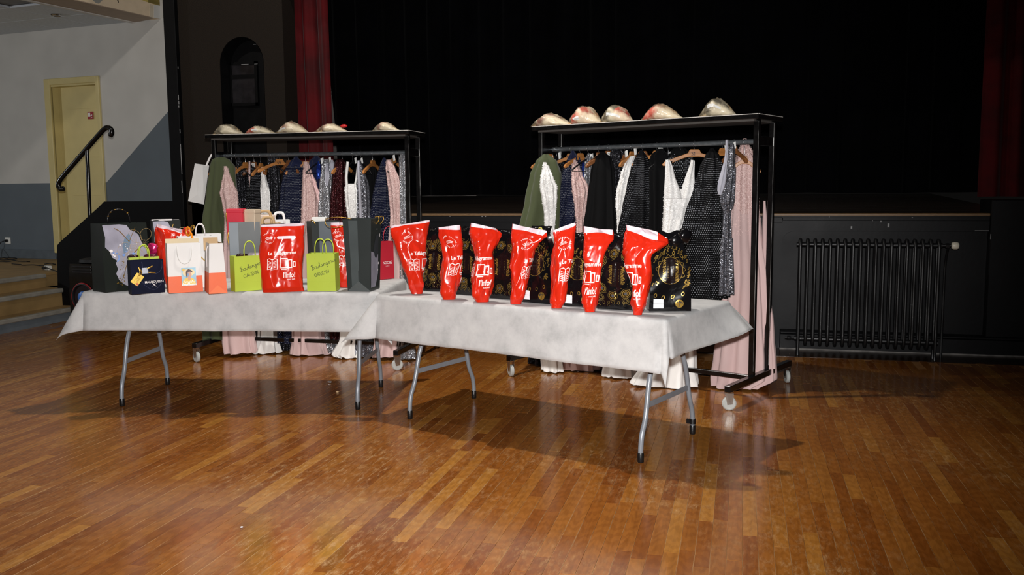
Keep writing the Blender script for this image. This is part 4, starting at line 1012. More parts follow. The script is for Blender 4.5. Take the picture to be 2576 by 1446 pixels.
mb = MB(); mb.tube([(.012*cos(t)-.012, -.012, .03+.026*sin(t)) for t in [2*pi*i/16 for i in range(16)]], .007, 6, closed=True); mb.tube(smooth([(0, -.01, .03), (.015, -.02, .015), (.02, -.022, -.005), (.03, -.024, -.02)], 3), .007, 6); mb.build('orange_loop', ORR, bw, 180)
mb = MB(); mb.tube(smooth([(0, -.006, .03), (.012, -.01, .06), (.028, -.01, .066), (.03, -.012, .05), (.012, -.012, .035)], 3), .005, 6); mb.build('gold_loop', GOLD, bw, 180)

# --- slate tall bags
def boxobj(name, p, d, rz, m, label, cat='box', ch=.003, extra=None):
    t = empty(name, p, rz, label, cat)
    mb = MB(); mb.box((0, 0, d[2]/2-.004), (d[0], d[1], d[2]-.008), None, ch); mb.build('box_body', m, t, 0)
    mb = MB(); mb.box((0, 0, d[2]-.012), (d[0]+.004, d[1]+.004, .024), None, ch); mb.build('box_lid', m, t, 0)
    return t
SL1 = paper_bag((582, 730), (660, 727), 558, .10, SLATEP, SLATEP, 'tall slate gift bag holding the red box', tdep=.95, gus=.15, group='slate gift bags')
printed(SL1.front, [rect(-SL1.w*.49, .004, -SL1.w*.20, SL1.h*.99)], 'sheen_panel', SHEENC, SL1.o, .0008, .03)  # reflection on the slate card, painted as a lighter panel
REDBOX = m_paper('red card box', (196, 32, 54)); BEIGEB = m_paper('beige card box', (196, 178, 154))
boxobj('gift_box', inbag(SL1, -.045, .05, SL1.h-.09), (.10, .07, .17), .25, REDBOX, 'red card gift box standing in the tall slate bag')
boxobj('gift_box', inbag(SL1, .045, .055, SL1.h-.09), (.085, .075, .165), .0, BEIGEB, 'beige card box beside the red box in the slate bag')
mb = MB(); mb.tube(smooth([(-.1, .07, SL1.h-.01), (-.105, .06, SL1.h+.04), (-.095, .06, SL1.h+.075), (-.085, .06, SL1.h+.05)], 4), .004, 6); mb.build('gold_cord', GOLD, SL1.o, 180)
mb = MB(); mb.tube(smooth([(-.09, -.004, SL1.h-.05), (-.1, -.006, SL1.h-.09), (-.094, -.005, SL1.h-.14)], 4), .003, 6); mb.build('gold_cord', GOLD, SL1.o, 180)
SL2 = paper_bag((640, 718), (722, 712), 563, .11, SLATEP, SLATEP, 'slate gift bag with white splashes behind the lime bag', tdep=.9, gus=.2, group='slate gift bags')
rr = random.Random(3)
printed(SL2.front, [disc(rr.uniform(-.13, -.05), rr.uniform(.2, .36), rr.uniform(.002, .006), rr.uniform(.004, .012), 8) for _ in range(12)], 'white_splash', WPR, SL2.o)
mb = MB(); mb.tube(smooth([(-.13, -.003, SL2.h-.03), (-.135, -.006, SL2.h-.09), (-.12, -.005, SL2.h-.12)], 4), .003, 6); mb.build('gold_cord', GOLD, SL2.o, 180)
KB = paper_bag((632, 714), (712, 709), 560, .07, KRAFT, KRAFT, 'brown kraft bag with flat paper handles behind the slate bag', tdep=.9, gus=.1)
def flat_handle(B, x0, x1, top, y, m, w_=.018):
    sec = []
    def fn(a, t):
        th = pi*a; cx = (x0+x1)/2; k = abs(cos(th))**.5*math.copysign(1, cos(th))
        r = (x1-x0)/2-(w_ if t > .5 else 0); z = (top-(w_ if t > .5 else 0))
        return (cx-r*k, y+(.001 if t > .5 else 0), B.h-.03+(z-B.h+.03)*sin(th)**.6)
    mb = MB(); mb.grid(fn, 18, 1); o = mb.build('handle', m, B.o, 180); s = o.modifiers.new('thickness', 'SOLIDIFY'); s.thickness = .002; return o
bpy.context.view_layer.update()
PKB = boxobj('gift_box', inbag(KB, .0, KB.d+.04, KB.h-.06), (.20, .04, .11), 0, m_paper('pale pink card', (228, 206, 190)), 'pale pink flat box standing behind the kraft bag handle')
flat_handle(KB, -.055, .055, KB.h+.085, .004, KRAFT); flat_handle(KB, -.03, .065, KB.h+.045, -.01, KRAFT)
WK = paper_bag((690, 708), (735, 706), 552, .06, WHITEP, WHITEP, 'white paper bag with flat handle behind the red carrier bag', tdep=.9, gus=.1)
flat_handle(WK, -.05, .03, WK.h+.055, .004, WPR, .016)

# --- lime bakery bags
def lime_bag(pl, pr, yt, label, ysl, seed, dep=.085):
    B = paper_bag(pl, pr, yt, dep, LIME, LIME, label, tdep=1.0, tw=.98, gus=.12, group='lime green bakery bags', seed=seed)
    twohandles(B, -.035, .035, B.h+.09, .022)
    sz = .0285
    printed(B.front, hand('Boulangerie', sz, -B.w*.30, B.h*.56, ysl, .0022)+hand('GAUDIN', sz*.92, -B.w*.22, B.h*.37, ysl*.85, .0022), 'handwriting', INK, B.o, .0012, .02)
    printed(B.front, [rect(-B.w*.47, B.h*.255, B.w*.47, B.h*.257)], 'fold_line', mat('lime crease', (150, 168, 50), .6), B.o, .0006, .03)
    return B
L1 = lime_bag((592, 734), (672, 728), 643, 'lime green bag handlettered Boulangerie, beside the tall slate bag', .30, 2)
wrapped('sweet_packet', inbag(L1, -.035, .04, L1.h-.018), (.07, .05, .032), CHOC, 'brown packet showing in the lime bag beside the slate bag', seed=11)
wrapped('sweet_packet', inbag(L1, .04, .04, L1.h-.018), (.085, .05, .034), SILV, 'clear cellophane packet showing in the lime bag beside the slate bag', seed=12)
L2 = lime_bag((773, 732), (845, 732), 638, 'lime green bag handlettered Boulangerie, right of the red carrier bag', .36, 5, .10)
# --- slate bag with white box, slate bag turned gusset on, crimson bag
SL3 = paper_bag((792, 716), (858, 712), 556, .12, SLATEP, BROWNG, 'slate gift bag holding a white box behind the second lime bag', tdep=.9, tw=1.1, gus=.25, group='slate gift bags')
printed(SL3.front, [rect(-SL3.w*.25, .004, SL3.w*.45, SL3.h*.99)], 'sheen_panel', SHEENC, SL3.o, .0008, .03)  # same painted reflection, wider on this bag
boxobj('gift_box', inbag(SL3, -.025, .06, SL3.h-.12), (.085, .06, .145), .2, m_paper('white card box', (236, 234, 228)), 'small white card box poking out of the slate bag')
mb = MB(); mb.tube(smooth([(-.085, .05, SL3.h-.02), (-.09, .03, SL3.h+.004), (-.082, .01, SL3.h+.006), (-.07, .004, SL3.h-.02)], 4), .003, 6); mb.build('gold_cord', GOLD, SL3.o, 180)
SL4 = paper_bag((874, 732), (933, 732), 551, .17, SLATEP, SLATEP, 'large slate gift bag turned gusset forward with floral side', tdep=1.12, tw=1.25, gus=0, group='slate gift bags')
SL4.o.rotation_euler.z += -.12
printed(SL4.front, [rect(-SL4.w*.30, SL4.h*.02, SL4.w*.02, SL4.h*.98)], 'sheen_panel', mat('painted soft sheen on slate card', (66, 74, 74), .45, .05, var=.08, vs=5), SL4.o, .0012, .03)  # sheen down the gusset, put into the colour as a grey panel
mb = MB(); mb.add([(-SL4.w/2, -.001, 0), (SL4.w/2, -.001, 0), (0, -.007, SL4.h*.14)], [(0, 1, 2)]); mb.build('fold', mat('slate card fold', (78, 84, 84), .35), SL4.o, 0)
mb = MB(); mb.box((0, -.001, SL4.h*.57), (.003, .004, SL4.h*.85)); mb.build('crease', SLATEP, SL4.o, 0)
sd = lambda y, z, off=0: SL4.side(1, y, z, off)
printed(sd, [polyg([(.04, .02), (.5, .02), (.75, .10), (.7, .30), (.45, .22), (.2, .235), (.02, .24)])], 'wash_print', LILAC, SL4.o, .0012, 0)
printed(sd, [polyg([(.25, .26), (.45, .33), (.7, .34), (.72, .22), (.5, .19), (.35, .21)])], 'petal_print', mat('charcoal petal', (48, 52, 58), .5), SL4.o, .002, 0)
printed(sd, [disc(.8, .33, .05, .012), disc(.75, .16, .04, .008), disc(.7, .12, .03, .006), disc(.55, .37, .04, .003)], 'white_splash', WPR, SL4.o, .0026, 0)
mb = MB()
for x in (.03, .075): mb.tube(smooth([(SL4.w*.6-.01+x*.3, .05+x, SL4.h-.035), (SL4.w*.6+.012+x*.3, .05+x, SL4.h-.01), (SL4.w*.6+.01+x*.3, .05+x, SL4.h+.012), (SL4.w*.6-.012+x*.3, .05+x, SL4.h+.008)], 4), .003, 6)
mb.tube(smooth([(-SL4.w*.55, .02, SL4.h-.03), (-SL4.w*.9, .0, SL4.h-.05), (-SL4.w*1.3, -.01, SL4.h-.04), (-SL4.w*1.35, -.01, SL4.h-.0), (-SL4.w*.8, .0, SL4.h+.012), (-SL4.w*.3, .02, SL4.h)], 4), .0022, 6)
mb.build('gold_cord', GOLD, SL4.o, 180)
NC = paper_bag((959, 703), (992, 700), 607, .06, CRIM, CRIM, 'crimson perfume shop bag with cord handle at the end of the table', tdep=.95, gus=.1)
printed(NC.front, [text('NOCIBÉ', .026, 0, NC.h*.40, 0, .0, 0, sx=.78), text('LA BEAUTÉ', .006, 0, NC.h*.34)], 'lettering', WPR, NC.o, .001)
loop_handle(NC, (-.025, .05), NC.h+.10, .01, mat('crimson cord', (160, 26, 44), .5), .003, sway=.01)
# ================================================================== SOFT PLASTIC CARRIER BAGS
def m_film(name, col, rough=.16, bump=.18):
    m, nt, b = nodes(name); L = nt.links.new; MATS[name] = m
    tc = N(nt, 'ShaderNodeTexCoord'); n1 = N(nt, 'ShaderNodeTexNoise'); n1.inputs['Scale'].default_value = 13; n1.inputs['Detail'].default_value = 2; n1.inputs['Distortion'].default_value = .8; L(tc.outputs['Object'], n1.inputs['Vector'])
    mp = N(nt, 'ShaderNodeMapping'); mp.inputs['Scale'].default_value = (1.2, 1.2, .35); L(tc.outputs['Object'], mp.inputs[0])
    n2 = N(nt, 'ShaderNodeTexNoise', noise_type='RIDGED_MULTIFRACTAL'); n2.inputs['Scale'].default_value = 7; n2.inputs['Detail'].default_value = 1; L(mp.outputs[0], n2.inputs['Vector'])
    b.inputs['Base Color'].default_value = lin(col); b.inputs['Roughness'].default_value = rough; b.inputs['Specular IOR Level'].default_value = .55
    bp = N(nt, 'ShaderNodeBump'); bp.inputs['Strength'].default_value = bump; bp.inputs['Distance'].default_value = .012
    L(mth(nt, 'ADD', mth(nt, 'MULTIPLY', n2.outputs['Fac'], .25), n1.outputs['Fac']), bp.inputs['Height']); L(bp.outputs[0], b.inputs['Normal'])
    return m
REDF = m_film('glossy red carrier film', (200, 38, 18), .2, .06); BLKF = m_film('glossy black pouch film', (12, 11, 13), .14, .3)
INNER = mat('pinkish white film', (232, 214, 220), .4, var=.03)
PRT = mat('white carrier print', (240, 226, 222), .35, var=.02)
def interp(rows, t):
    """rows sorted by t: (t, a, b, c...) -> smoothstep interpolation"""
    for i in range(len(rows)-1):
        if t <= rows[i+1][0]:
            k = (t-rows[i][0])/(rows[i+1][0]-rows[i][0]); k = k*k*(3-2*k)*.6+k*.4
            return [x+(y-x)*k for x, y in zip(rows[i][1:], rows[i+1][1:])]
    return list(rows[-1][1:])
def soft_bag(rows, label, seed, shift=0, thick=.05, crease=.005, cut=.012, name='carrier_bag', group='red newspaper carrier bags', base_y=None, film=None, inner=None, cat='bag', rimdip=None, prints=True, yaw=0, depth_off=0, tilt=0, pleat=.006):
    """rows: photo (y, xl, xr[, thickness]) from bottom to top of the visible bag, base standing on the table"""
    film = film or REDF; inner = inner or INNER
    yb = base_y or rows[0][0]; xm = (rows[0][1]+rows[0][2])/2
    P = at_z(xm, yb, ZT); nrm = Vector((P.x, P.y, 0)).normalized(); P = P + nrm*depth_off
    ex = Vector((nrm.y, -nrm.x, 0)); rz = atan2(ex.y, ex.x)
    pr = []
    for r in rows:
        pl_, p2 = at_pl(r[1], r[0], P, nrm), at_pl(r[2], r[0], P, nrm)
        pr.append([max(0, pl_.z-ZT), (pl_-P).dot(ex), (p2-P).dot(ex), r[3] if len(r) > 3 else thick])
    h = pr[-1][0]; pr[0][0] = 0; rr_ = [[q[0]/h]+q[1:] for q in pr]
    t_ = empty(name, P, rz, label, cat, group)
    nA = 96
    ths = []; # arc-uniform table on a rounded-rectangle-ish section
    def sec(th, a, b_): 
        c, s = cos(th), sin(th); e = .62
        return math.copysign(abs(c)**e, c)*a, math.copysign(abs(s)**e, s)*b_
    def loop(t):
        xl, xr, th = interp(rr_, t); a = (xr-xl)/2; cx = (xl+xr)/2
        ptsl = []
        for i in range(160):
            q = -pi/2 + 2*pi*i/160; X, Y = sec(q, a, th); ptsl.append((X, Y))
        acc = [0]
        for i in range(160): acc.append(acc[-1]+sqrt((ptsl[(i+1) % 160][0]-ptsl[i][0])**2+(ptsl[(i+1) % 160][1]-ptsl[i][1])**2))
        return ptsl, acc, cx, acc[-1]
    NT = 70; loops = [loop(i/NT) for i in range(NT+1)]
    def at(s, t, off=0, raw=False):
        """s: signed arc metres from the front centre"""
        t = max(0., min(1., t)); f_ = t*NT; i = min(NT-1, int(f_)); k = f_-i
        res = []
        for lp in (loops[i], loops[i+1]):
            ptsl, acc, cx, per = lp; q = s % per; lo, hi = 0, 160
            while hi-lo > 1:
                m = (lo+hi)//2
                if acc[m] <= q: lo = m
                else: hi = m
            g = (q-acc[lo])/max(1e-9, acc[lo+1]-acc[lo]); p, p2 = ptsl[lo], ptsl[(lo+1) % 160]
            res.append((p[0]+(p2[0]-p[0])*g+cx, p[1]+(p2[1]-p[1])*g))
        x = res[0][0]+(res[1][0]-res[0][0])*k; y = res[0][1]+(res[1][1]-res[0][1])*k
        return x, y
    def hsh(i, j):
        return noise.cell((i*1.37+seed*3.1, j*2.11-seed, .5))-.5 if False else random.Random((i*7919+j*104729+int(seed*31)) & 0xffffff).random()-.5
    def tri(s_, z_, sa, sb):          # piecewise flat facets with sharp creases
        u_, v_ = s_/sa, z_/sb; k_ = (u_+v_)*.366; i, j = math.floor(u_+k_), math.floor(v_+k_)
        fx, fy = u_+k_-i, v_+k_-j
        if fx > fy: return hsh(i, j)*(1-fx)+hsh(i+1, j)*(fx-fy)+hsh(i+1, j+1)*fy
        return hsh(i, j)*(1-fy)+hsh(i, j+1)*(fy-fx)+hsh(i+1, j+1)*fx
    def disp(s_, z):
        fade = min(1, z/(.06)+.25)
        return (crease*4.6*tri(s_+z*.12, z, .055, .12)+crease*.9*tri(s_*1.0-z*.25, z+3, .022, .05)+pleat*noise.noise((s_*16+seed, 0, z*1.3)))*fade
    def surf(s, z, off=0):
        x, y = at(s, z/h); xl, xr, th = interp(rr_, max(0, min(1, z/h))); cx = (xl+xr)/2
        n2 = Vector(((x-cx)/max(.01, (xr-xl)/2)**2*.004, y/max(.008, th)**2*.004, 0)); n2 = n2.normalized() if n2.length > 0 else Vector((0, -1, 0))
        pr_ = loops[max(0, min(NT, int(z/h*NT)))][3]; ss = ((s+pr_/2) % pr_)-pr_/2; d = disp(ss, z)+off
        zz = z
        if z > h*.72:                    # uneven rim, front lower than back
            k = (z/h-.72)/.28; zz = z - k*cut*(1+1.2*noise.noise((x*9, seed, 1)))*(1 if y < 0 else -.4)
            xl2, xr2 = interp(rr_, min(1, z/h))[:2]; zz += k*tilt*(x-(xl2+xr2)/2)/max(.02, (xr2-xl2)/2)
            if rimdip: zz -= k*rimdip(x, y)
        return (x+n2.x*d, y+n2.y*d, zz)
    mb = MB()
    def gf(a, t):
        lp = loops[min(NT, round(t*NT))]; return surf(a*lp[3], t*h)
    mb.grid(gf, nA, NT, True)
    mb.grid(lambda a, t: tuple(Vector(gf(a, 0))*(1-t)+Vector(((rr_[0][1]+rr_[0][2])/2, 0, .001))*t), nA, 1, True)
    mb.build('bag_film', film, t_, 180)
    def gi(a, t):
        i_ = NT-26+round(t*26); tt = i_/NT; lp = loops[i_]; return surf(a*lp[3], tt*h, -.0012-.004*(1-t))
    mb = MB(); mb.grid(gi, nA, 26, True); mb.build('bag_inside', inner, t_, 75)
    t_['h_'] = h
    B = Bag(); B.o = t_; B.h = h; B.surf = surf; B.at = at; B.loops = loops; B.NT = NT
    if prints: newsprint(B, shift, shift == 0)
    return B
def newsprint(B, shift, slot=True):
    k = B.h/.392
    def S(x, y, off=0): return B.surf(x+shift, y*k, off)
    def clip(x, y):
        lp = B.loops[max(0, min(B.NT, int(y*k/B.h*B.NT)))]; return abs(x+shift) < lp[3]*.5
    sh = []
    cx, cy = -.078, .32
    for s_, a0 in (('100% oxo-dégradable', 2.6), ('sac', -2.4)):
        for i, ch in enumerate(s_):
            a = a0-(.27 if len(s_) > 3 else -.27)*i
            if ch == ' ': continue
            sh.append(text(ch, .011, cx+.03*cos(a), cy+.03*sin(a), a-pi/2 if len(s_) > 3 else a+pi/2, .02))
    for q, l in ((.006, .018), (.0, .026), (-.006, .02)): sh.append(stroke([(cx-l*.8, cy+q-.003), (cx+l*.8, cy+q+.004)], .0025, 1))
    sh.append(text('Le Télégramme', .0285, .004, .221, .03, .025, 0, sx=.9))
    # open newspaper, screen, tablet, phone
    bx0, by0 = -.052, .165
    for s_ in (-1, 1):
        fr = [(bx0, by0+.026), (bx0+s_*.014, by0+.034), (bx0+s_*.028, by0+.030), (bx0+s_*.028, by0-.030), (bx0+s_*.014, by0-.026), (bx0, by0-.034), (bx0, by0+.026)]
        sh.append(stroke(fr, .0045, 1))
        for j in range(5): sh.append(stroke([(bx0+s_*.006, by0+.012-.008*j), (bx0+s_*.023, by0+.017-.008*j)], .0026, 1))
    for x0, y0, x1, y1 in ((-.006, .142, .036, .2), (.036, .142, .062, .192), (.066, .148, .082, .180)):
        sh += [rect(x0, y0, x1, y0+.005), rect(x0, y1-.005, x1, y1), rect(x0, y0, x0+.005, y1), rect(x1-.005, y0, x1, y1)]
    sh.append(rect(.0, .133, .03, .138))
    sh.append(text("l'info!", .044, .046, .088, .02, .03, 0, sx=.72)); sh.append(text('vous suit', .013, .056, .073, .03, .015))
    printed(S, sh, 'white_print', PRT, B.o, .0014, .012, clip)
    if not slot: return
    ho = [rect(-.022, .314, .068, .332), disc(-.022, .323, .009), disc(.068, .323, .009)]
    printed(S, ho, 'handle_slot', INNER, B.o, .0014, .01, clip)

# --- left table
soft_bag([(733, 661, 766, .03), (722, 659, 762, .05), (700, 657, 758, .055), (650, 655, 760, .05), (600, 656, 764, .04), (575, 657, 765, .028), (566, 657, 765, .022)], 'red newspaper carrier bag standing between the two lime bags', 3, .0, crease=.004, tilt=0.002, cut=0.010)
soft_bag([(726, 855, 884, .03), (700, 850, 884, .04), (640, 842, 880, .05), (600, 836, 878, .05), (575, 832, 878, .04), (562, 832, 874, .03)], 'red newspaper carrier bag tucked behind the large slate bag', 8, .06, crease=.005, cut=.012, base_y=722)
CB = soft_bag([(715, 420, 462, .03), (680, 410, 470, .04), (640, 400, 474, .045), (610, 394, 474, .04), (585, 392, 472, .03), (573, 392, 455, .02)], 'crumpled red carrier bag behind the white and orange bag', 14, .1, crease=.008, tilt=-0.02, cut=.012, base_y=722)
# --- right table, seven reds
soft_bag([(738, 1036, 1062, .03), (715, 1028, 1064, .04), (660, 1010, 1070, .05), (610, 993, 1076, .045), (575, 984, 1079, .03), (563, 983, 1079, .02)], 'red carrier bag with wide flared top, leftmost on the right table', 21, .055, crease=.006, tilt=0.016, cut=0.007)
soft_bag([(752, 1114, 1145, .03), (735, 1104, 1148, .045), (700, 1106, 1156, .05), (650, 1112, 1164, .05), (615, 1108, 1165, .045), (590, 1100, 1158, .035), (572, 1100, 1152, .025)], 'red carrier bag second from the left on the right table', 27, .07, crease=.007, tilt=0.004, cut=0.011)
soft_bag([(758, 1198, 1230, .035), (738, 1188, 1236, .05), (690, 1190, 1242, .055), (640, 1194, 1244, .05), (605, 1190, 1256, .045), (585, 1188, 1262, .03), (570, 1188, 1250, .02)], 'red carrier bag third from the left on the right table', 33, -.03, crease=.007, tilt=-0.014, cut=0.010)
soft_bag([(763, 1284, 1312, .03), (745, 1282, 1322, .045), (690, 1286, 1332, .05), (640, 1288, 1340, .05), (605, 1286, 1352, .045), (585, 1287, 1368, .03), (576, 1289, 1376, .02)], 'red carrier bag beside the black bag with a yellow tie', 41, .09, crease=.008, tilt=-0.02, cut=0.018)
soft_bag([(774, 1387, 1412, .03), (755, 1385, 1420, .045), (700, 1386, 1430, .05), (650, 1392, 1438, .05), (620, 1394, 1440, .045), (590, 1390, 1450, .035), (571, 1391, 1451, .02)], 'red carrier bag with an upright rim, middle of the right table', 52, .075, crease=.007, tilt=0.02, cut=0.008)
soft_bag([(783, 1472, 1498, .03), (760, 1469, 1504, .045), (700, 1470, 1512, .055), (650, 1470, 1520, .05), (615, 1468, 1532, .045), (592, 1468, 1543, .03), (578, 1469, 1540, .02)], 'red carrier bag sixth from the left on the right table', 64, -.05, crease=.007, tilt=-0.008, cut=0.018)
soft_bag([(790, 1592, 1616, .03), (765, 1588, 1628, .045), (700, 1584, 1636, .055), (650, 1576, 1640, .05), (618, 1573, 1662, .05), (598, 1572, 1680, .035), (579, 1572, 1655, .02)], 'red carrier bag rightmost, next to the upright black bag', 77, -.075, crease=.008, tilt=-0.02, cut=0.021)

# ================================================================== BLACK AND GOLD POUCH BAGS
GOLDP = mat('gold print on film', (172, 138, 62), .28, .6, var=.12, vs=30); GOLDD = mat('dull gold print', (120, 98, 48), .35, .5, var=.15, vs=30)
MED = mat('plum black medallion', (22, 13, 14), .2, var=.1); GREYS = mat('slate grey dots', (66, 68, 74), .3)
LBL = mat('white sticker paper', (232, 232, 234), .5, var=.02)
def pouch(pl, pr, ytop, dep, label, seed, style, yaw=0, h_sh=.68, tilt=0, tie=None):
    a, b = at_z(*pl, ZT), at_z(*pr, ZT); mid = (a+b)/2; wv = b-a; W = wv.length; rz = atan2(wv.y, wv.x)+yaw; nn = Vector((-sin(rz), cos(rz), 0))
    h = at_pl((pl[0]+pr[0])/2, ytop, mid, nn).z-ZT
    t_ = empty('gusset_pouch', (mid.x, mid.y, ZT), rz, label, 'bag', 'black and gold pouch bags')
    def prof(t):       # half width factor, front y, back y
        if t < h_sh: k = t/h_sh; return 1-.03*k, .006*noise.noise((t*4, seed, 0)), dep
        k = (t-h_sh)/(1-h_sh); return .97-(.42 if style == 'premium' else .14)*k, dep*.42*k**1.1, dep-dep*.42*k**1.1
    def front(x, z, off=0):
        t = max(0, min(1, z/h)); kw, fy, by = prof(t); X = x*kw
        cr_ = .006*(1-abs(noise.noise((x*8+seed, z*6, 1)))*2.4) + .003*noise.noise((x*22, z*18, seed)) - .006*(1-min(1, abs(x)/.008))*(.5 if z < h*.7 else .2)
        return (X, fy-cr_*min(1, z/.03+.3)-off, z + (tilt*x if z > h*.6 else 0)*(z/h-.6)/.4)
    def ringp(t):
        z = t*h; kw, fy, by = prof(t); out = []
        n = 12
        for i in range(n+1): out.append(front(-W/2+W*i/n, z))
        gi = dep*.28*max(0, (t-.45)/.55)
        for i in (1, 2, 3):
            q = i/4; out.append((W/2*kw-gi*(1-abs(2*q-1)), fy+(by-fy)*q, z+tilt*W/2*max(0, (z/h-.6)/.4)))
        for i in range(n+1):
            x = W/2-W*i/n; p = front(x, z); out.append((x*kw, by+.004*noise.noise((x*8, z*6, seed+5)), p[2]))
        for i in (1, 2, 3):
            q = 1-i/4; out.append((-W/2*kw+gi*(1-abs(2*q-1)), fy+(by-fy)*q, z-tilt*W/2*max(0, (z/h-.6)/.4)))
        return out
    rows = [ringp(i/26) for i in range(27)]; n = len(rows[0]); mb = MB()
    mb.add([p for r in rows for p in r], [(j*n+i, j*n+(i+1) % n, (j+1)*n+(i+1) % n, (j+1)*n+i) for j in range(26) for i in range(n)]); mb.add(rows[0], [tuple(range(n))]); mb.add(rows[-1], [tuple(range(n))])
    mb.build('pouch_film', BLKF, t_, 55)
    # folded tab on top
    mb = MB(); kw, fy, by = prof(1.)
    mb.grid(lambda a_, q: (-W*.30+W*.62*a_, (fy+by)/2+.006*sin(a_*9+seed)+.02*q*q, h-.004+.035*q*(1+.4*noise.noise((a_*3, seed, 2)))), 10, 3); o = mb.build('top_fold', BLKF, t_, 60); o.modifiers.new('thickness', 'SOLIDIFY').thickness = .003
    rr = random.Random(seed); gl, gd, gs, md, lb, wl_ = [], [], [], [], [], []
    mz = h*.50 if style == 'mandala' else h*.56
    mr = W*.29
    ln, l2 = ('Mandala', 'Mandala') if style == 'mandala' else ('Premium', 'Premium')
    md.append(disc(0, mz, mr, mr*1.08, 26))
    if style == 'premium':
        gl.append(ring(0, mz, mr*1.04, mr*1.12, .0022, 34))
        for k in range(9):
            a_ = radians(-20+k*24); c_ = (mr*1.12*cos(a_), mz+mr*1.2*sin(a_)); e = .016
            gl.append(stroke([(mr*1.06*cos(a_-.2), mz+mr*1.14*sin(a_-.2)), (mr*1.28*cos(a_), mz+mr*1.36*sin(a_)), (mr*1.06*cos(a_+.2), mz+mr*1.14*sin(a_+.2))], .0018, 1))
        for k in range(64):
            a_ = rr.uniform(-.9, 4.0); q = rr.uniform(1.45, 2.0); x, y = mr*q*cos(a_), mz+mr*q*sin(a_)*1.05
            if abs(x) < W*.46 and h*.2 < y < h*.9:
                e = .007; gl.append(stroke([(x-e, y-e*.6), (x-e*.2, y-e), (x, y), (x+e*.2, y+e), (x+e, y+e*.6), (x+e*.6, y+e*.2)], .0016, 3))
        for x, y in ((-.36, .22), (-.17, .19), (.06, .2), (.3, .24), (-.4, .74), (-.2, .80), (.1, .80), (.32, .76)):
            gl.append(ring(x*W, y*h, .008, .011, .003, 14, rr.uniform(-.5, .5)))
        lb += [rect(-W*.40, h*.04, -W*.16, h*.17)]; gs += [rect(-W*.40, h*.105, -W*.16, h*.108)]
        for k in range(14): gs.append(rect(-W*.37+k*W*.0155, h*.06, -W*.37+k*W*.0155+.0012*(1+k % 3 == 0), h*.095))
        gl.append(disc(W*.22, h*.105, W*.10, None, 22)); wl_ += [disc(W*.22+W*.075*cos(a_)*q, h*.11+W*.06*sin(a_)*q, .0024, n=6) for a_, q in [(rr.uniform(0, 3.1), rr.uniform(.5, 1)) for _ in range(20)]]+[rect(W*.22-.001, h*.06, W*.22+.001, h*.11)]
    else:
        for k in range(9):
            a_ = 2*pi*k/9+.35; x, y = mr*1.72*cos(a_), mz+mr*1.8*sin(a_)
            if abs(x) > W*.5: continue
            for q, wd in ((.024, .0022), (.017, .0030), (.010, .0022)): (gl if q < .02 else gd).append(ring(x, y, q, q*1.15, wd, 18, a_))
            gs.append(disc(x, y, .0065, .008, 10, a_))
            gd += [disc(x+.0205*cos(b_), y+.0225*sin(b_), .0013, n=5) for b_ in [2*pi*i/18 for i in range(18)]]
        for k in range(14):
            a_ = 2*pi*k/14+.1; x, y = mr*2.55*cos(a_), mz+mr*2.3*sin(a_)
            if abs(x) > W*.48 or not h*.12 < y < h*.86: continue
            for q, wd in ((.016, .0022), (.0095, .0028)): gd.append(ring(x, y, q, q*1.2, wd, 14, a_))
        for k in range(110):
            x, y = rr.uniform(-.48, .48)*W, rr.uniform(.06, .9)*h
            if (x/mr)**2+((y-mz)/mr/1.1)**2 > 1.2: gd.append(disc(x, y, rr.uniform(.0012, .0026), n=6))
        for k in range(8): x = (-.45+.9*k/7)*W; gd += [ring(x, h*.10, .006, .009, .0018, 12), disc(x+.006, h*.055, .0014, n=6)]
        for k in range(10): x = (-.45+.9*k/9)*W; gl.append(ring(x, h*.84, .0045, .0055, .0018, 10))
    for s_, sgn in ((-1, 1), (1, -1)):
        gl.append(text(ln, .030, s_*mr*.55+(.008 if sgn > 0 else -.008), mz, sgn*pi/2, .012, .35, sx=.95))
        for k in range(9): gd.append(rect(s_*mr*.22-.0016, mz-mr*.55+k*mr*.125, s_*mr*.22+.0016, mz-mr*.55+k*mr*.125+.0022))
    cl = lambda x, y: abs(x) < W*.495 and .002 < y < h*.99
    printed(front, md, 'medallion', MED, t_, .0008, .012, cl)
    for nm, s_, m_ in (('gold_print', gl, GOLDP), ('dull_gold_print', gd, GOLDD), ('grey_print', gs, GREYS), ('price_label', lb, LBL), ('seal_print', wl_, INK)):
        if s_: printed(front, s_, nm, m_, t_, .0026 if nm == 'seal_print' else .0018 if nm != 'price_label' else .0014, .014, cl)
    # gold ornament on the gussets
    gsd = []
    for k in range(7): gsd.append(ring(dep*.5+rr.uniform(-.3, .3)*dep, h*(.12+.1*k), .011, .013, .003, 12))
    for s_ in (-1, 1):
        def gsf(y, z, off=0, s_=s_):
            t = z/h; kw, fy, by = prof(t); gi = dep*.28*max(0, (t-.45)/.55); q = (y-fy)/max(.01, by-fy); return (s_*(W/2*kw-gi*(1-abs(2*q-1))+off), y, z)
        printed(gsf, gsd, 'gusset_print', GOLDD, t_, .0015, .014, lambda y, z: prof(z/h)[1] < y < prof(z/h)[2])
    if tie:
        mb = MB(); mb.tube([(tie[0]+.012*cos(q), dep*.4, h+.008+.016*sin(q)) for q in [2*pi*i/16 for i in range(16)]], .003, 6, closed=True); mb.build('yellow_tie', mat('yellow plastic tie', (206, 200, 90), .4), t_, 180)
    return t_, front, W, h
pouch((1062, 730), (1128, 733), 584, .08, 'black and gold pouch bag between the first and second red bags', 1, 'mandala', .05)
pouch((1140, 739), (1212, 744), 584, .08, 'black and gold pouch bag between the second and third red bags', 2, 'mandala', .05)
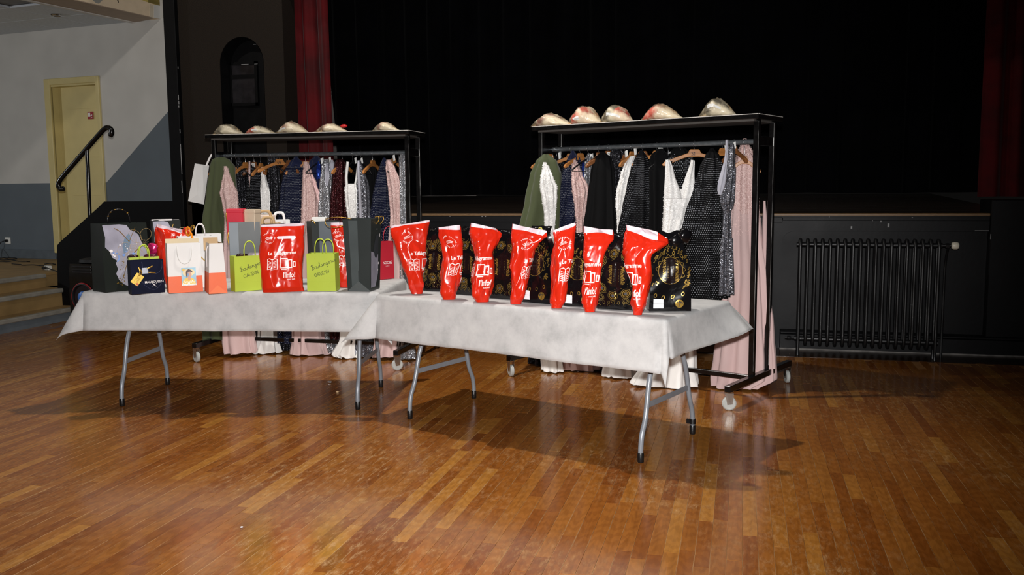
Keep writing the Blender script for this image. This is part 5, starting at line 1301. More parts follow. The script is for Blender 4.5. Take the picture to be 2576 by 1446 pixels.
pouch((1224, 748), (1308, 755), 592, .08, 'black and gold pouch bag between the third and fourth red bags', 3, 'mandala', .05)
P4, f4, w4, h4 = pouch((1308, 758), (1386, 765), 584, .09, 'black pouch bag with gold seal and yellow tie', 4, 'premium', .0, .6, tie=(.01, 0))
printed(f4, [polyg([(-.05, h4*.80), (-.005, h4*.79), (-.01, h4*.70), (-.03, h4*.72), (-.05, h4*.74)])], 'white_sticker', LBL, P4, .004, .02)
P5, f5, w5, h5 = pouch((1414, 768), (1492, 773), 602, .09, 'black pouch bag with white price label between the fifth and sixth red bags', 5, 'premium', .0, .6)
pouch((1502, 776), (1600, 781), 603, .09, 'black and gold pouch bag with large medallion between the last two red bags', 6, 'mandala', .0)
P7, f7, w7, h7 = pouch((1633, 783), (1738, 782), 600, .115, 'upright black pouch bag with gold seal, rightmost on the table', 7, 'premium', -.02, .62)
mb = MB(); mb.box((w7*.36, .055, h7+.01), (.06, .05, .07), Matrix.Rotation(.5, 3, 'Y') @ Matrix.Rotation(.3, 3, 'Z'), .012); mb.build('folded_top', BLKF, P7, 60)
mb = MB(); mb.box((w7*.15, .03, h7-.012), (.05, .012, .05), Matrix.Rotation(-.7, 3, 'Y'), .004); mb.build('folded_flap', BLKF, P7, 60)
# ================================================================== GARMENTS ON HANGERS
def m_lace(name, col, hi):
    if name in MATS: return MATS[name]
    m, nt, b = nodes(name); L = nt.links.new; MATS[name] = m
    uv = N(nt, 'ShaderNodeUVMap'); n0 = N(nt, 'ShaderNodeTexNoise'); n0.inputs['Scale'].default_value = 30; L(uv.outputs[0], n0.inputs['Vector'])
    mv = N(nt, 'ShaderNodeVectorMath', operation='MULTIPLY_ADD'); L(n0.outputs['Color'], mv.inputs[0]); mv.inputs[1].default_value = (.03, .03, 0); L(uv.outputs[0], mv.inputs[2])
    vo = N(nt, 'ShaderNodeTexVoronoi'); vo.inputs['Scale'].default_value = 75; L(mv.outputs[0], vo.inputs['Vector'])
    wv = N(nt, 'ShaderNodeTexNoise'); wv.inputs['Scale'].default_value = 95; wv.inputs['Detail'].default_value = 3; wv.inputs['Distortion'].default_value = 2.5; L(uv.outputs[0], wv.inputs['Vector'])
    r = ramp(nt, wv.outputs['Fac'], [(.38, lin(col)), (.5, lin(tuple((a+b_)/2 for a, b_ in zip(col, hi)))), (.62, lin(hi))]); L(r.outputs[0], b.inputs['Base Color'])
    b.inputs['Roughness'].default_value = .35
    bp = N(nt, 'ShaderNodeBump'); bp.inputs['Strength'].default_value = .45; bp.inputs['Distance'].default_value = .004
    L(mth(nt, 'ADD', wv.outputs['Fac'], mth(nt, 'MULTIPLY', vo.outputs['Distance'], .6)), bp.inputs['Height']); L(bp.outputs[0], b.inputs['Normal'])
    return m
def m_dots(name, col, sp=.0125, rad=.13, dot=(168, 170, 178)):
    if name in MATS: return MATS[name]
    m, nt, b = nodes(name); L = nt.links.new; MATS[name] = m
    uv = N(nt, 'ShaderNodeUVMap'); s = N(nt, 'ShaderNodeSeparateXYZ')
    n0 = N(nt, 'ShaderNodeTexNoise'); n0.inputs['Scale'].default_value = 7; L(uv.outputs[0], n0.inputs['Vector'])
    mv = N(nt, 'ShaderNodeVectorMath', operation='MULTIPLY_ADD'); L(n0.outputs['Color'], mv.inputs[0]); mv.inputs[1].default_value = (.02, .02, 0); L(uv.outputs[0], mv.inputs[2]); L(mv.outputs[0], s.inputs[0])
    v = mth(nt, 'DIVIDE', s.outputs[1], sp); row = mth(nt, 'FLOOR', v)
    u_ = mth(nt, 'ADD', mth(nt, 'DIVIDE', s.outputs[0], sp), mth(nt, 'MULTIPLY', row, .5))
    fu = mth(nt, 'SUBTRACT', mth(nt, 'FRACT', u_), .5); fv = mth(nt, 'SUBTRACT', mth(nt, 'FRACT', v), .5)
    d = mth(nt, 'SQRT', mth(nt, 'ADD', mth(nt, 'MULTIPLY', fu, fu), mth(nt, 'MULTIPLY', fv, fv)))
    k = mth(nt, 'LESS_THAN', d, rad)
    L(mixc(nt, k, lin(col), lin(dot)), b.inputs['Base Color']); b.inputs['Roughness'].default_value = .7; b.inputs['Specular IOR Level'].default_value = .08
    return m
def m_sequin(name, col, hi, scale=240):
    if name in MATS: return MATS[name]
    m, nt, b = nodes(name); L = nt.links.new; MATS[name] = m
    uv = N(nt, 'ShaderNodeUVMap'); vo = N(nt, 'ShaderNodeTexVoronoi'); vo.inputs['Scale'].default_value = scale; L(uv.outputs[0], vo.inputs['Vector'])
    n1 = N(nt, 'ShaderNodeTexNoise'); n1.inputs['Scale'].default_value = 22; n1.inputs['Detail'].default_value = 4; L(uv.outputs[0], n1.inputs['Vector'])
    sx = N(nt, 'ShaderNodeSeparateXYZ'); L(vo.outputs['Color'], sx.inputs[0])
    L(mixc(nt, mth(nt, 'MULTIPLY', sx.outputs[0], n1.outputs['Fac']), lin(col), lin(hi)), b.inputs['Base Color'])
    b.inputs['Metallic'].default_value = .65; b.inputs['Roughness'].default_value = .28
    ge = N(nt, 'ShaderNodeNewGeometry'); vm = N(nt, 'ShaderNodeVectorMath', operation='SUBTRACT'); L(vo.outputs['Color'], vm.inputs[0]); vm.inputs[1].default_value = (.5, .5, .5)
    v2 = N(nt, 'ShaderNodeVectorMath', operation='SCALE'); L(vm.outputs[0], v2.inputs[0]); v2.inputs['Scale'].default_value = .9
    v3 = N(nt, 'ShaderNodeVectorMath', operation='ADD'); L(v2.outputs[0], v3.inputs[0]); L(ge.outputs['Normal'], v3.inputs[1])
    v4 = N(nt, 'ShaderNodeVectorMath', operation='NORMALIZE'); L(v3.outputs[0], v4.inputs[0]); L(v4.outputs[0], b.inputs['Normal'])
    return m
def m_fab(name, col, rough=.7, sheen=.15, **k): return mat(name, col, rough, var=.10, vs=5, sheen=sheen, bump=.12, bs=220, spec=.12, aniso=(1, 1, .25), **k)
OLIVE = m_fab('olive crepe', (70, 77, 52)); BLKC = m_fab('black crepe', (8, 8, 9), .8, .0); CHAR = m_fab('charcoal chiffon', (18, 18, 21), .8, .0); BLKVEL = m_fab('black velvet cloth', (7, 7, 8), .9, .02)
PINKS = m_fab('pale pink chiffon', (206, 178, 175), .6); WHITES = m_fab('ivory chiffon', (228, 226, 222), .6); GREYCH = m_fab('grey chiffon', (168, 168, 178), .5); BURG = m_sequin('burgundy glitter', (30, 8, 12), (92, 24, 30), 260)
NAVYC = m_fab('navy crepe', (24, 30, 58)); PLACE = m_lace('pink lace', (164, 126, 122), (226, 200, 194)); WLACE = m_lace('white lace', (198, 197, 194), (250, 249, 247))
BDOT = m_dots('black tulle with silver dots', (9, 9, 11)); NDOT = m_dots('navy tulle with silver dots', (14, 18, 38)); BDOT2 = m_dots('black tulle with beaded dots', (8, 8, 9), .0135, .16)
SILVS = m_sequin('silver sequins', (96, 98, 104), (236, 236, 240)); GREYS2 = m_sequin('gunmetal sequins', (58, 60, 68), (190, 190, 198)); BLKS = m_sequin('black sequins', (10, 10, 12), (84, 84, 92), 220); BLUES = m_sequin('royal blue satin', (18, 44, 140), (70, 110, 230), 30)
LEAFP = mat('pink lace leaf', (222, 194, 189), .35, var=.12, vs=60); LEAFW = mat('white lace leaf', (250, 249, 246), .35, var=.05, vs=60)
PLUMT = m_fab('plum tulle', (92, 62, 74), .6)
WOOD = mat('varnished hanger wood', (170, 112, 58), .35, var=.18, vs=14, aniso=(.4, 3, 3), coat=.3); WOODD = mat('dark hanger wood', (128, 80, 44), .4, var=.18, vs=14, aniso=(.4, 3, 3), coat=.2)
STEEL = mat('steel hook wire', (150, 150, 152), .25, .9); BLKH = mat('black hanger plastic', (16, 16, 18), .35)
PAPT = mat('white paper tag', (226, 226, 222), .6, var=.02)
def rackplane(rk):
    a = rk['rz']; return Vector((rk['loc'][0], rk['loc'][1], 0)), Vector((-sin(a), cos(a), 0)), Vector((cos(a), sin(a), 0))
def on_rail(rk, x, dv=0):
    P, n, e = rackplane(rk); p = at_pl(x, 380, P, n); s = (p-P).dot(e); q = P+e*s; q.z = RAILZ; return q
def hanger(rk, x, drop=.05, w=.21, phi=.6, kind='wood', tagt=None, label='', tilt=0, writing=None):
    """x: photo column of the hook on the rail; phi: turn of the hanger away from facing the viewer"""
    q = on_rail(rk, x); vd = Vector((q.x, q.y, 0)).normalized(); ex = Vector((vd.y, -vd.x, 0)); rz = atan2(ex.y, ex.x)+phi
    m_ = {'wood': WOOD, 'dark': WOODD, 'black': BLKH}[kind]; zt = -.0165-drop
    t_ = empty('coat_hanger', q, rz, label, 'hanger', 'coat hangers on the rails')
    t_.rotation_euler.y = tilt
    # hook around the rail
    pts = [(-.019*cos(a), 0, .0+.0195*sin(a)) for a in [radians(d_) for d_ in (-40, -10, 20, 50, 80, 110, 140, 165)]]
    pts = [(.019*cos(a), 0, .0195*sin(a)) for a in [radians(d_) for d_ in (-60, -20, 20, 60, 100, 140, 180, 215)]]
    pts += [(-.006, 0, -.024), (0, 0, -.034), (0, 0, zt-.005)]
    # the hook plane is square to the rail
    hk = MB(); a = rk['rz']+pi/2-rz; pts = [(p[0]*cos(a), p[0]*sin(a), p[2]) for p in pts]
    hk.tube(smooth(pts, 2), .0017, 6); hk.build('hook', STEEL, t_, 180)
    if kind == 'black':
        mb = MB(); mb.tube(smooth([(-w, 0, zt-.085), (-w*.6, 0, zt-.045), (-w*.2, 0, zt-.012), (0, 0, zt), (w*.2, 0, zt-.012), (w*.6, 0, zt-.045), (w, 0, zt-.085)], 3), .006, 7); mb.build('hanger_body', m_, t_, 180)
        mb = MB(); mb.cyl((-w*.95, 0, zt-.09), (w*.95, 0, zt-.09), .003, n=6); mb.build('trouser_bar', m_, t_)
    else:
        up = [(-w, -.088), (-w*.93, -.07), (-w*.6, -.042), (-w*.3, -.020), (-w*.2, -.012), (-w*.16, .006), (-w*.13, .012), (w*.13, .012), (w*.16, .006), (w*.2, -.012), (w*.3, -.020), (w*.6, -.042), (w*.93, -.07), (w, -.088)]
        lo = [(w*.96, -.098), (w*.85, -.094), (w*.6, -.068), (w*.3, -.044), (w*.15, -.038), (-w*.15, -.038), (-w*.3, -.044), (-w*.6, -.068), (-w*.85, -.094), (-w*.96, -.098)]
        mb = MB(); up = [(x_, z_+zt) for x_, z_ in up]; lo = [(x_, z_+zt) for x_, z_ in lo]; mb.prism(up+lo, -.008, .008); o = mb.build('hanger_body', m_, t_, 30)
        bv = o.modifiers.new('rounded', 'BEVEL'); bv.width = .0025; bv.segments = 2
        if writing:
            printed(lambda x_, y_, of=0: (x_, -.0085-of, y_+zt-.03), hand(writing, .028, -.014*len(writing)+.004, 0, 0, .003), 'number', INK, t_, .0012, 0)
    if tagt is not None:
        tg_ = empty('paper_tag', (0, 0, 0)); tg_.parent = t_
        if kind == 'black' or tagt == '':
            mb = MB(); mb.grid(lambda a_, b_: (.004+.03*a_+.008*b_, -.012-.008*sin(a_*3), zt+.03-.045*b_+.012*a_), 3, 3); o = mb.build('tag_card', PAPT, tg_, 0); o.modifiers.new('thickness', 'SOLIDIFY').thickness = .001
        else:
            mb = MB(); mb.box((0, -.0095, zt-.014), (.04, .002, .034)); mb.build('tag_card', PAPT, tg_, 0)
            printed(lambda x_, y_, of=0: (x_, -.0107-of, y_+zt-.026), hand(tagt, .024, -.007*len(tagt), 0, 0, .0022), 'tag_number', INK, tg_, .0008, 0)
    return t_
GN = [0]
def garment(rk, rows, off, mats, label, zone=None, thick=.07, folds=9, amp=.014, relief=0, name='dress', seed=None, hemw=.0, lean=0, cat='dress', flat=.75, neck=0, parts=None, yk=None, group='clothes on the racks'):
    """rows: photo (y, xl, xr) from top to hem; off: metres nearer the viewer than the rail"""
    GN[0] += 1; seed = seed or GN[0]*3.7
    if len(rows[0]) > 3 and rows[0][3] == .6:          # garments with shoulders: narrow neck, sloping shoulder line
        a_, b_ = rows[0], rows[1]; c_ = (a_[1]+a_[2])/2; h_ = (a_[2]-a_[1])*.28
        rows = [(a_[0]-2, c_-h_, c_+h_, .35), (a_[0]+16, b_[1], b_[2], .9)] + [r for r in rows[2:] if r[0] > a_[0]+22]
        amp = amp*1.6
    Pp, nr, er = rackplane(rk)
    q = at_pl((rows[0][1]+rows[0][2])/2, rows[0][0], Pp, nr); vd = Vector((q.x, q.y, 0)).normalized(); P = Vector((q.x, q.y, 0))-vd*(off-.10); ex = Vector((vd.y, -vd.x, 0)); rz = atan2(ex.y, ex.x)
    pr = []
    for r in rows:
        a, b = at_pl(r[1], r[0], P, vd), at_pl(r[2], r[0], P, vd); pr.append(((a.z+b.z)/2, (a-P).dot(ex), (b-P).dot(ex), r[3] if len(r) > 3 else 1.))
    pr.sort(key=lambda r: r[0]); z0, z1 = pr[0][0], pr[-1][0]
    if z0 < .012: z0 = .012
    rr_ = [[(r[0]-z0)/(z1-z0)]+list(r[1:]) for r in pr]; rr_[0][0] = 0
    t_ = empty(name, (P.x, P.y, 0), rz, label, cat, group)
    nA = 64; nT = max(30, int((z1-z0)/.016))
    if relief: nA = 96; nT = int((z1-z0)/.010)
    def gf(a, t):
        xl, xr, tk = interp(rr_, t); A = (xr-xl)/2; cx = (xl+xr)/2; th = 2*pi*a; z = z0+(z1-z0)*t
        B_ = min(thick*tk, A*1.1+.01); c, s = cos(th), sin(th)
        x, y = math.copysign(abs(c)**flat, c)*A, math.copysign(abs(s)**flat, s)*B_
        fall = (1-t)**.8
        k = th*folds+1.3*sin(th*2+seed)+1.5*noise.noise((c*1.5, s*1.5, z*1.2+seed))
        f_ = amp*(.25+fall)*sin(k)
        if hemw: f_ += hemw*max(0, 1-t/.12)**2*(.8+.8*noise.noise((c*6, s*6, seed)))
        if relief:
            zz = t if zone is None else (z-zone)/.1
            if zz > 0: f_ += relief*(noise.noise((x*90+seed, y*90, z*90))*1.3+noise.noise((x*40, y*40, z*40+seed)))*min(1, zz*2)
        l_ = sqrt((x/max(A, .01))**2+(y/max(B_, .01))**2)+1e-6
        nx, ny = x/max(A, .01)/l_, y/max(B_, .01)/l_
        zz = z
        if t < .04: zz = z+ .012*noise.noise((c*3, s*3, seed+4))*(1-t/.04) + (.006*sin(k) if hemw else 0)*(1-t/.04)
        if neck and t > .9: zz = z - neck*((t-.9)/.1)*(1-abs(c))*(1 if y < 0 else .3)
        fk = .35 if A < .03 else 1
        return (x+cx+nx*f_*fk, y+ny*f_*fk, max(.006, zz))
    rowp = [Vector(gf(i/nA, .45)) for i in range(nA+1)]; cum = [0]
    for i in range(nA): cum.append(cum[-1]+(Vector(rowp[(i+1) % nA])-rowp[i]).xy.length)
    mb = MB(); mb.grid(gf, nA, nT, True, uvf=lambda a, t: (cum[round(a*nA)], z0+(z1-z0)*t))
    ms = mats if isinstance(mats, (list, tuple)) else [mats]
    if zone is not None and len(ms) > 1:
        mb.m = [0 if sum(mb.v[i][2] for i in f)/len(f) > zone + .05*noise.noise((mb.v[f[0]][0]*14, 0, seed)) else 1 for f in mb.f]
        # two parts: bodice and skirt
        for mi, nm in ((0, yk or 'bodice'), (1, 'skirt')):
            sub = MB(); sub.v = mb.v; idx = [i for i, k_ in enumerate(mb.m) if k_ == mi]; sub.f = [mb.f[i] for i in idx]; sub.m = [0]*len(idx); sub.uv = {j: mb.uv[i] for j, i in enumerate(idx)}
            used = sorted({v for f in sub.f for v in f}); mp_ = {v: i for i, v in enumerate(used)}; sub.v = [mb.v[v] for v in used]; sub.f = [tuple(mp_[v] for v in f) for f in sub.f]
            sub.build(nm, ms[mi], t_, 180)
    else:
        mb.build('garment_body', ms[0], t_, 180)
    cap = MB(); cap.grid(lambda a, t: tuple(Vector(gf(a, 1))*(1-t)+Vector(((rr_[-1][1]+rr_[-1][2])/2, 0, gf(0, 1)[2]-.01))*t), nA, 1, True); cap.build('neckline', ms[0], t_, 180)
    t_['P_'] = 0; del t_['P_']
    G = Bag(); G.o = t_; G.P = P; G.ex = ex; G.vd = vd; G.gf = gf
    return G
def applique(G, n, t0, t1, m_, size=.008, seed=1, front=True):
    rr = random.Random(seed); mb = MB()
    for _ in range(n):
        a = rr.uniform(.5, 1.) if rr.random() < .8 else rr.random(); t = rr.uniform(t0, t1)
        p = Vector(G.gf(a, t)); du = Vector(G.gf(a+.01, t))-p; dv = Vector(G.gf(a, min(1, t+.006)))-p
        if du.length < 1e-6 or dv.length < 1e-6: continue
        du.normalize(); nn = du.cross(dv).normalized(); 
        c = Vector((G.gf(0, t)[0]*.5+G.gf(.5, t)[0]*.5, 0, p.z))
        if nn.dot(p-c) < 0: nn = -nn
        dv = nn.cross(du); th = rr.uniform(0, 2*pi); d = du*cos(th)+dv*sin(th); e = nn.cross(d); L_ = size*rr.uniform(.6, 1.4); w_ = L_*.5
        p = p+nn*.002
        mb.add([p-d*L_*.5, p+e*w_*.5+nn*.0015, p+d*L_*.5+nn*rr.uniform(.0, .004), p-e*w_*.5+nn*.0015, p+nn*.003], [(0, 4, 1), (1, 4, 2), (2, 4, 3), (3, 4, 0)])
    o = mb.build('lace_applique', m_, G.o, 0, kind='stuff'); return o
def gpt(G, x, y, near=.0):
    p = at_pl(x, y, G.P-G.vd*near, G.vd); d = p-G.P; return Vector((d.dot(G.ex), d.dot(G.vd), p.z))
def strap(G, pts, w_, m_, near=.05, name='strap'):
    P_ = [gpt(G, x, y, near) for x, y in pts]; mb = MB(); sm = smooth(P_, 4)
    mb.tube(sm, [w_]*len(sm), 8); o = mb.build(name, m_, G.o, 180); return o
def sheet(G, pts_l, pts_r, m_, near=.06, name='panel', bulge=.015):
    """a soft cloth panel between two edges given as photo points"""
    L_, R_ = smooth([gpt(G, x, y, near) for x, y in pts_l], 6), smooth([gpt(G, x, y, near) for x, y in pts_r], 6); n = min(len(L_), len(R_))-1
    def fn(a, t):
        i = min(n, round(t*n)); p = L_[i]*(1-a)+R_[i]*a; p = p.copy(); p.y -= bulge*sin(pi*a)+.004*sin(a*14+t*3)+.003*noise.noise((a*9, t*9, GN[0])); return tuple(p)
    W_ = (L_[0]-R_[0]).length+.05
    mb = MB(); mb.grid(fn, 14, n, uvf=lambda a, t: (a*W_, t*.6)); o = mb.build(name, m_, G.o, 180); o.modifiers.new('thickness', 'SOLIDIFY').thickness = .003; return o

# ------------------------------------------------ left rack
g = 'clothes on the left rack'
garment(R1, [(396, 545, 566, .8), (402, 532, 580), (420, 527, 594), (480, 519, 598), (560, 508, 600), (700, 505, 600), (850, 512, 598)], .30, OLIVE, 'olive green crepe cape at the left end of the left rack', name='cape', cat='cape', folds=6, amp=.017, group=g)
GA_ = garment(R1, [(418, 563, 571, .3), (432, 564, 576, .4), (450, 560, 582, .6), (470, 556, 590), (484, 553, 596), (510, 560, 598), (545, 566, 598), (700, 562, 618), (860, 562, 640), (886, 566, 644)], .36, [PLACE, PINKS], 'pink lace dress with pointed strap beside the olive cape', zone=1.02, relief=.0022, group=g)
applique(GA_, 480, 0.56, .99, LEAFP, .0095, GN[0])
garment(R1, [(396, 597, 606, .5), (410, 596, 614), (440, 596, 622), (530, 598, 628), (700, 596, 632), (845, 600, 640)], .0, BLKS, 'black sequinned dress behind the pink lace dress on the left rack', group=g)
garment(R1, [(410, 632, 648, .6), (416, 626, 656), (440, 624, 658), (500, 620, 664), (560, 612, 672), (700, 608, 676), (852, 622, 672), (880, 640, 680)], .06, [CHAR, BDOT], 'black dotted tulle dress left of the narrow white dress', zone=1.545, yk='yoke', group=g)
GA_ = garment(R1, [(420, 658, 664, .25), (440, 657, 668, .4), (470, 656, 675), (490, 657, 679), (530, 659, 678), (560, 660, 684), (700, 654, 700), (850, 650, 698), (890, 640, 704), (908, 642, 708)], .13, [WLACE, WHITES], 'narrow white lace dress with flared white hem on the left rack', zone=.98, relief=.0015, hemw=.02, group=g)
applique(GA_, 480, 0.56, .99, LEAFW, .0095, GN[0])
garment(R1, [(386, 680, 690, .5), (396, 673, 700), (440, 672, 706), (540, 674, 712), (700, 680, 735), (880, 692, 738)], .03, BLKS, 'black sequinned dress left of the navy dotted dress', group=g)
garment(R1, [(396, 738, 752, .6), (402, 728, 760), (430, 716, 764), (480, 707, 764), (560, 702, 764), (700, 698, 768), (860, 704, 768)], .11, [NAVYC, NDOT], 'navy dotted tulle dress in the middle of the left rack', zone=1.545, yk='yoke', group=g)
GP = garment(R1, [(407, 764, 776, .4), (430, 763, 783, .6), (460, 762, 796), (490, 761, 805), (540, 760, 806), (600, 757, 806), (700, 745, 815), (850, 738, 828), (900, 735, 840)], .15, [PLACE, PINKS], 'pink lace gown with satin lining in the middle of the left rack', zone=1.0, relief=.0022, hemw=.01, group=g)
applique(GP, 480, 0.56, .99, LEAFP, .0095, GN[0])
sheet(GP, [(782, 440), (790, 470), (800, 500), (803, 530)], [(786, 440), (797, 470), (806, 490), (808, 520)], mat('pink satin', (226, 190, 188), .25), .09, 'satin_lining', .006)
garment(R1, [(392, 790, 802, .6), (400, 778, 812), (440, 776, 814), (520, 780, 812), (700, 785, 815), (850, 790, 822)], .04, NAVYC, 'navy crepe top behind the pink gown on the left rack', name='blouse', cat='blouse', group=g)
garment(R1, [(408, 797, 806, .6), (430, 796, 808), (450, 797, 807)], .115, BLUES, 'royal blue satin top between pink and silver dresses', name='blouse', cat='blouse', folds=4, amp=.004, group=g)
GS = garment(R1, [(400, 815, 826, .5), (420, 808, 832), (470, 803, 836), (540, 800, 840), (600, 800, 842), (750, 806, 850), (850, 818, 866), (882, 826, 868)], .12, SILVS, 'silver sequinned dress with grey lining on the left rack', group=g)
sheet(GS, [(820, 412), (817, 440), (820, 468)], [(824, 412), (829, 440), (826, 468)], GREYCH, .07, 'lining', .006)
garment(R1, [(402, 832, 838, .5), (412, 828, 842), (430, 830, 842), (450, 834, 842)], .125, GREYCH, 'grey chiffon bodice beside the burgundy dress', folds=4, amp=.003, group=g)
garment(R1, [(400, 848, 862, .5), (408, 842, 870), (450, 836, 872), (520, 831, 872), (600, 828, 876), (750, 828, 876), (850, 834, 872)], .14, BURG, 'burgundy glitter dress on the left rack', group=g)
GW = garment(R1, [(462, 869, 896, .8), (480, 867, 899), (510, 870, 900), (560, 878, 900), (700, 866, 912), (850, 858, 900), (890, 842, 900), (908, 850, 900)], .18, [WLACE, WHITES], 'white lace dress with deep neckline right of the burgundy dress', zone=.98, relief=.0015, hemw=.02, group=g)
applique(GW, 480, 0.56, .995, LEAFW, .0095, GN[0])
strap(GW, [(875, 407), (873, 425), (871, 445), (872, 466)], .012, WLACE, .03); strap(GW, [(902, 405), (899, 425), (897, 445), (893, 466)], .009, WLACE, .02)
garment(R1, [(403, 899, 907, .5), (420, 898, 914), (470, 897, 928), (500, 898, 929), (560, 896, 931), (700, 896, 936), (850, 898, 934), (905, 892, 936)], .16, GREYS2, 'gunmetal sequinned dress with pale lining on the left rack', group=g)
G_ = garment(R1, [(404, 899, 904, .4), (430, 898, 905), (500, 902, 909), (560, 904, 912)], .235, GREYCH, 'pale chiffon scarf over the gunmetal sequinned dress', name='scarf', cat='scarf', folds=3, amp=.003, thick=.02, group=g)
garment(R1, [(386, 915, 930, .6), (400, 908, 944), (470, 905, 950), (560, 905, 955), (700, 905, 960), (850, 910, 955)], .02, BLKC, 'black crepe dress behind the gunmetal dress', group=g)
garment(R1, [(399, 962, 971, .6), (410, 957, 976), (450, 948, 980), (500, 940, 984), (560, 932, 990), (620, 926, 1000), (678, 922, 1006)], .13, [NAVYC, NDOT], 'navy dotted tulle dress near the right end of the left rack', zone=1.545, yk='yoke', group=g)
GA_ = garment(R1, [(402, 972, 984, .5), (420, 971, 992), (450, 974, 1004), (480, 978, 1010), (540, 984, 1009), (620, 978, 1016), (750, 968, 1024), (850, 945, 1010), (896, 940, 1004)], .19, [PLACE, PINKS], 'pink lace gown near the right end of the left rack', zone=1.06, relief=.0022, group=g)
applique(GA_, 480, 0.56, .99, LEAFP, .0095, GN[0])
garment(R1, [(388, 1008, 1022, .5), (396, 1004, 1028), (450, 1006, 1032), (520, 1008, 1032), (600, 1008, 1034), (720, 1006, 1040), (850, 1004, 1040), (905, 996, 1044)], .17, SILVS, 'silver sequinned sheer dress at the right end of the left rack', group=g)
garment(R1, [(406, 625, 630, .4), (440, 624, 631), (470, 626, 629)], .125, PLACE, 'slim pink lace strap top beside the black dotted dress', name='strap_top', cat='top', folds=3, amp=.002, group=g)

hs_ = [(572, .02, .17, .35, 'wood', '3', 'wooden hanger with a tag above the olive cape'), (593, .035, .17, -.9, 'black', None, 'black hanger between the olive cape and the black dress'), (616, .02, .16, .9, 'wood', None, 'wooden hanger above the dotted black dress'),
 (638, .02, .15, -.9, 'dark', '5', 'dark wooden hanger left of the narrow white dress'), (655, .03, .14, 1.0, 'wood', None, 'wooden hanger above the narrow white dress'), (683, .02, .17, -.9, 'black', None, 'black hanger above the black sequinned dress'),
 (702, .0, .19, .35, 'wood', None, 'broad wooden hanger left of the navy dotted dress'), (725, .01, .14, -1.0, 'dark', None, 'dark hanger turned edge on above the navy dotted dress'), (768, .02, .17, .2, 'wood', '9', 'wooden hanger with tag above the pink gown'),
 (802, .02, .14, .7, 'black', '', 'black hanger with paper tag beside the silver dress'), (829, .02, .15, -1.0, 'wood', '', 'wooden hanger edge on above the silver dress'), (861, .02, .15, .95, 'wood', None, 'wooden hanger above the burgundy dress'),
 (887, .02, .14, 1.0, 'black', '', 'black hanger above the white deep-necked dress'), (908, .03, .13, -.9, 'black', '', 'black hanger above the gunmetal dress'), (937, .02, .19, 1.15, 'wood', None, 'empty wooden hanger left of the navy dotted dress'),
 (989, .01, .16, -.9, 'wood', '', 'wooden hanger above the right-hand pink gown'), (1003, .02, .14, .9, 'black', '', 'black hanger at the right end of the left rail')]
for i, (x, dr, w_, ph, kd, tg_, lb_) in enumerate(hs_):
    hanger(R1, x, dr+.03, w_, ph, kd, tg_, lb_, writing='49' if x == 702 else None)

# ------------------------------------------------ right rack
g = 'clothes on the right rack'
garment(R2, [(390, 1362, 1384, .6), (395, 1350, 1400), (410, 1342, 1408), (440, 1336, 1410), (500, 1325, 1408), (580, 1310, 1404), (700, 1306, 1402), (860, 1312, 1400)], .30, OLIVE, 'olive green crepe cape at the left end of the right rack', name='cape', cat='cape', folds=6, amp=.017, group=g)
GA_ = garment(R2, [(408, 1366, 1374, .3), (425, 1364, 1384, .5), (450, 1358, 1394), (470, 1357, 1403), (500, 1364, 1402), (540, 1371, 1398), (580, 1372, 1394), (700, 1366, 1402), (880, 1362, 1408), (945, 1370, 1412)], .37, [WLACE, WHITES], 'white lace dress beside the olive cape on the right rack', zone=1.0, relief=.0015, hemw=.015, group=g)
applique(GA_, 480, 0.56, .99, LEAFW, .0095, GN[0])
garment(R2, [(385, 1398, 1412, .6), (396, 1392, 1418), (450, 1390, 1426), (580, 1388, 1432), (800, 1350, 1400), (935, 1335, 1400)], .03, BLKS, 'black sequinned dress behind the navy dotted dress on the right rack', group=g)
garment(R2, [(381, 1436, 1446, .6), (388, 1430, 1458), (420, 1418, 1466), (470, 1410, 1468), (520, 1402, 1462), (580, 1392, 1456), (750, 1388, 1456), (860, 1392, 1450)], .12, [NAVYC, NDOT], 'navy dotted tulle dress on the right rack', zone=1.545, yk='yoke', group=g)
GA_ = garment(R2, [(402, 1440, 1449, .3), (415, 1438, 1456, .5), (440, 1438, 1464), (465, 1438, 1478), (480, 1440, 1482), (520, 1446, 1474), (560, 1450, 1468), (650, 1448, 1476), (850, 1420, 1500), (955, 1416, 1512)], .17, [PLACE, PINKS], 'pink lace gown beside the plain black cape', zone=1.05, relief=.0022, group=g)
applique(GA_, 480, 0.56, .99, LEAFP, .0095, GN[0])
garment(R2, [(386, 1478, 1488, .5), (400, 1472, 1496), (440, 1470, 1496), (490, 1470, 1492)], .06, SILVS, 'silver sequinned top behind the pink lace gown', name='top', cat='top', group=g)
garment(R2, [(404, 1464, 1469, .4), (420, 1464, 1470), (445, 1465, 1469)], .115, BLUES, 'royal blue satin top between navy and pink gowns', name='blouse', cat='blouse', folds=3, amp=.002, group=g)
garment(R2, [(384, 1506, 1526, .6), (392, 1496, 1540), (430, 1488, 1546), (500, 1480, 1550), (580, 1470, 1556), (700, 1462, 1560), (870, 1466, 1556)], .15, BLKC, 'plain black pleated cape in the middle of the right rack', name='cape', cat='cape', folds=10, amp=.010, group=g)
garment(R2, [(368, 1542, 1560, .6), (376, 1534, 1570), (420, 1530, 1572), (500, 1536, 1570), (580, 1540, 1568), (800, 1540, 1570), (945, 1535, 1600)], .05, BLKS, 'black lace-trimmed dress behind the plain black cape', group=g)
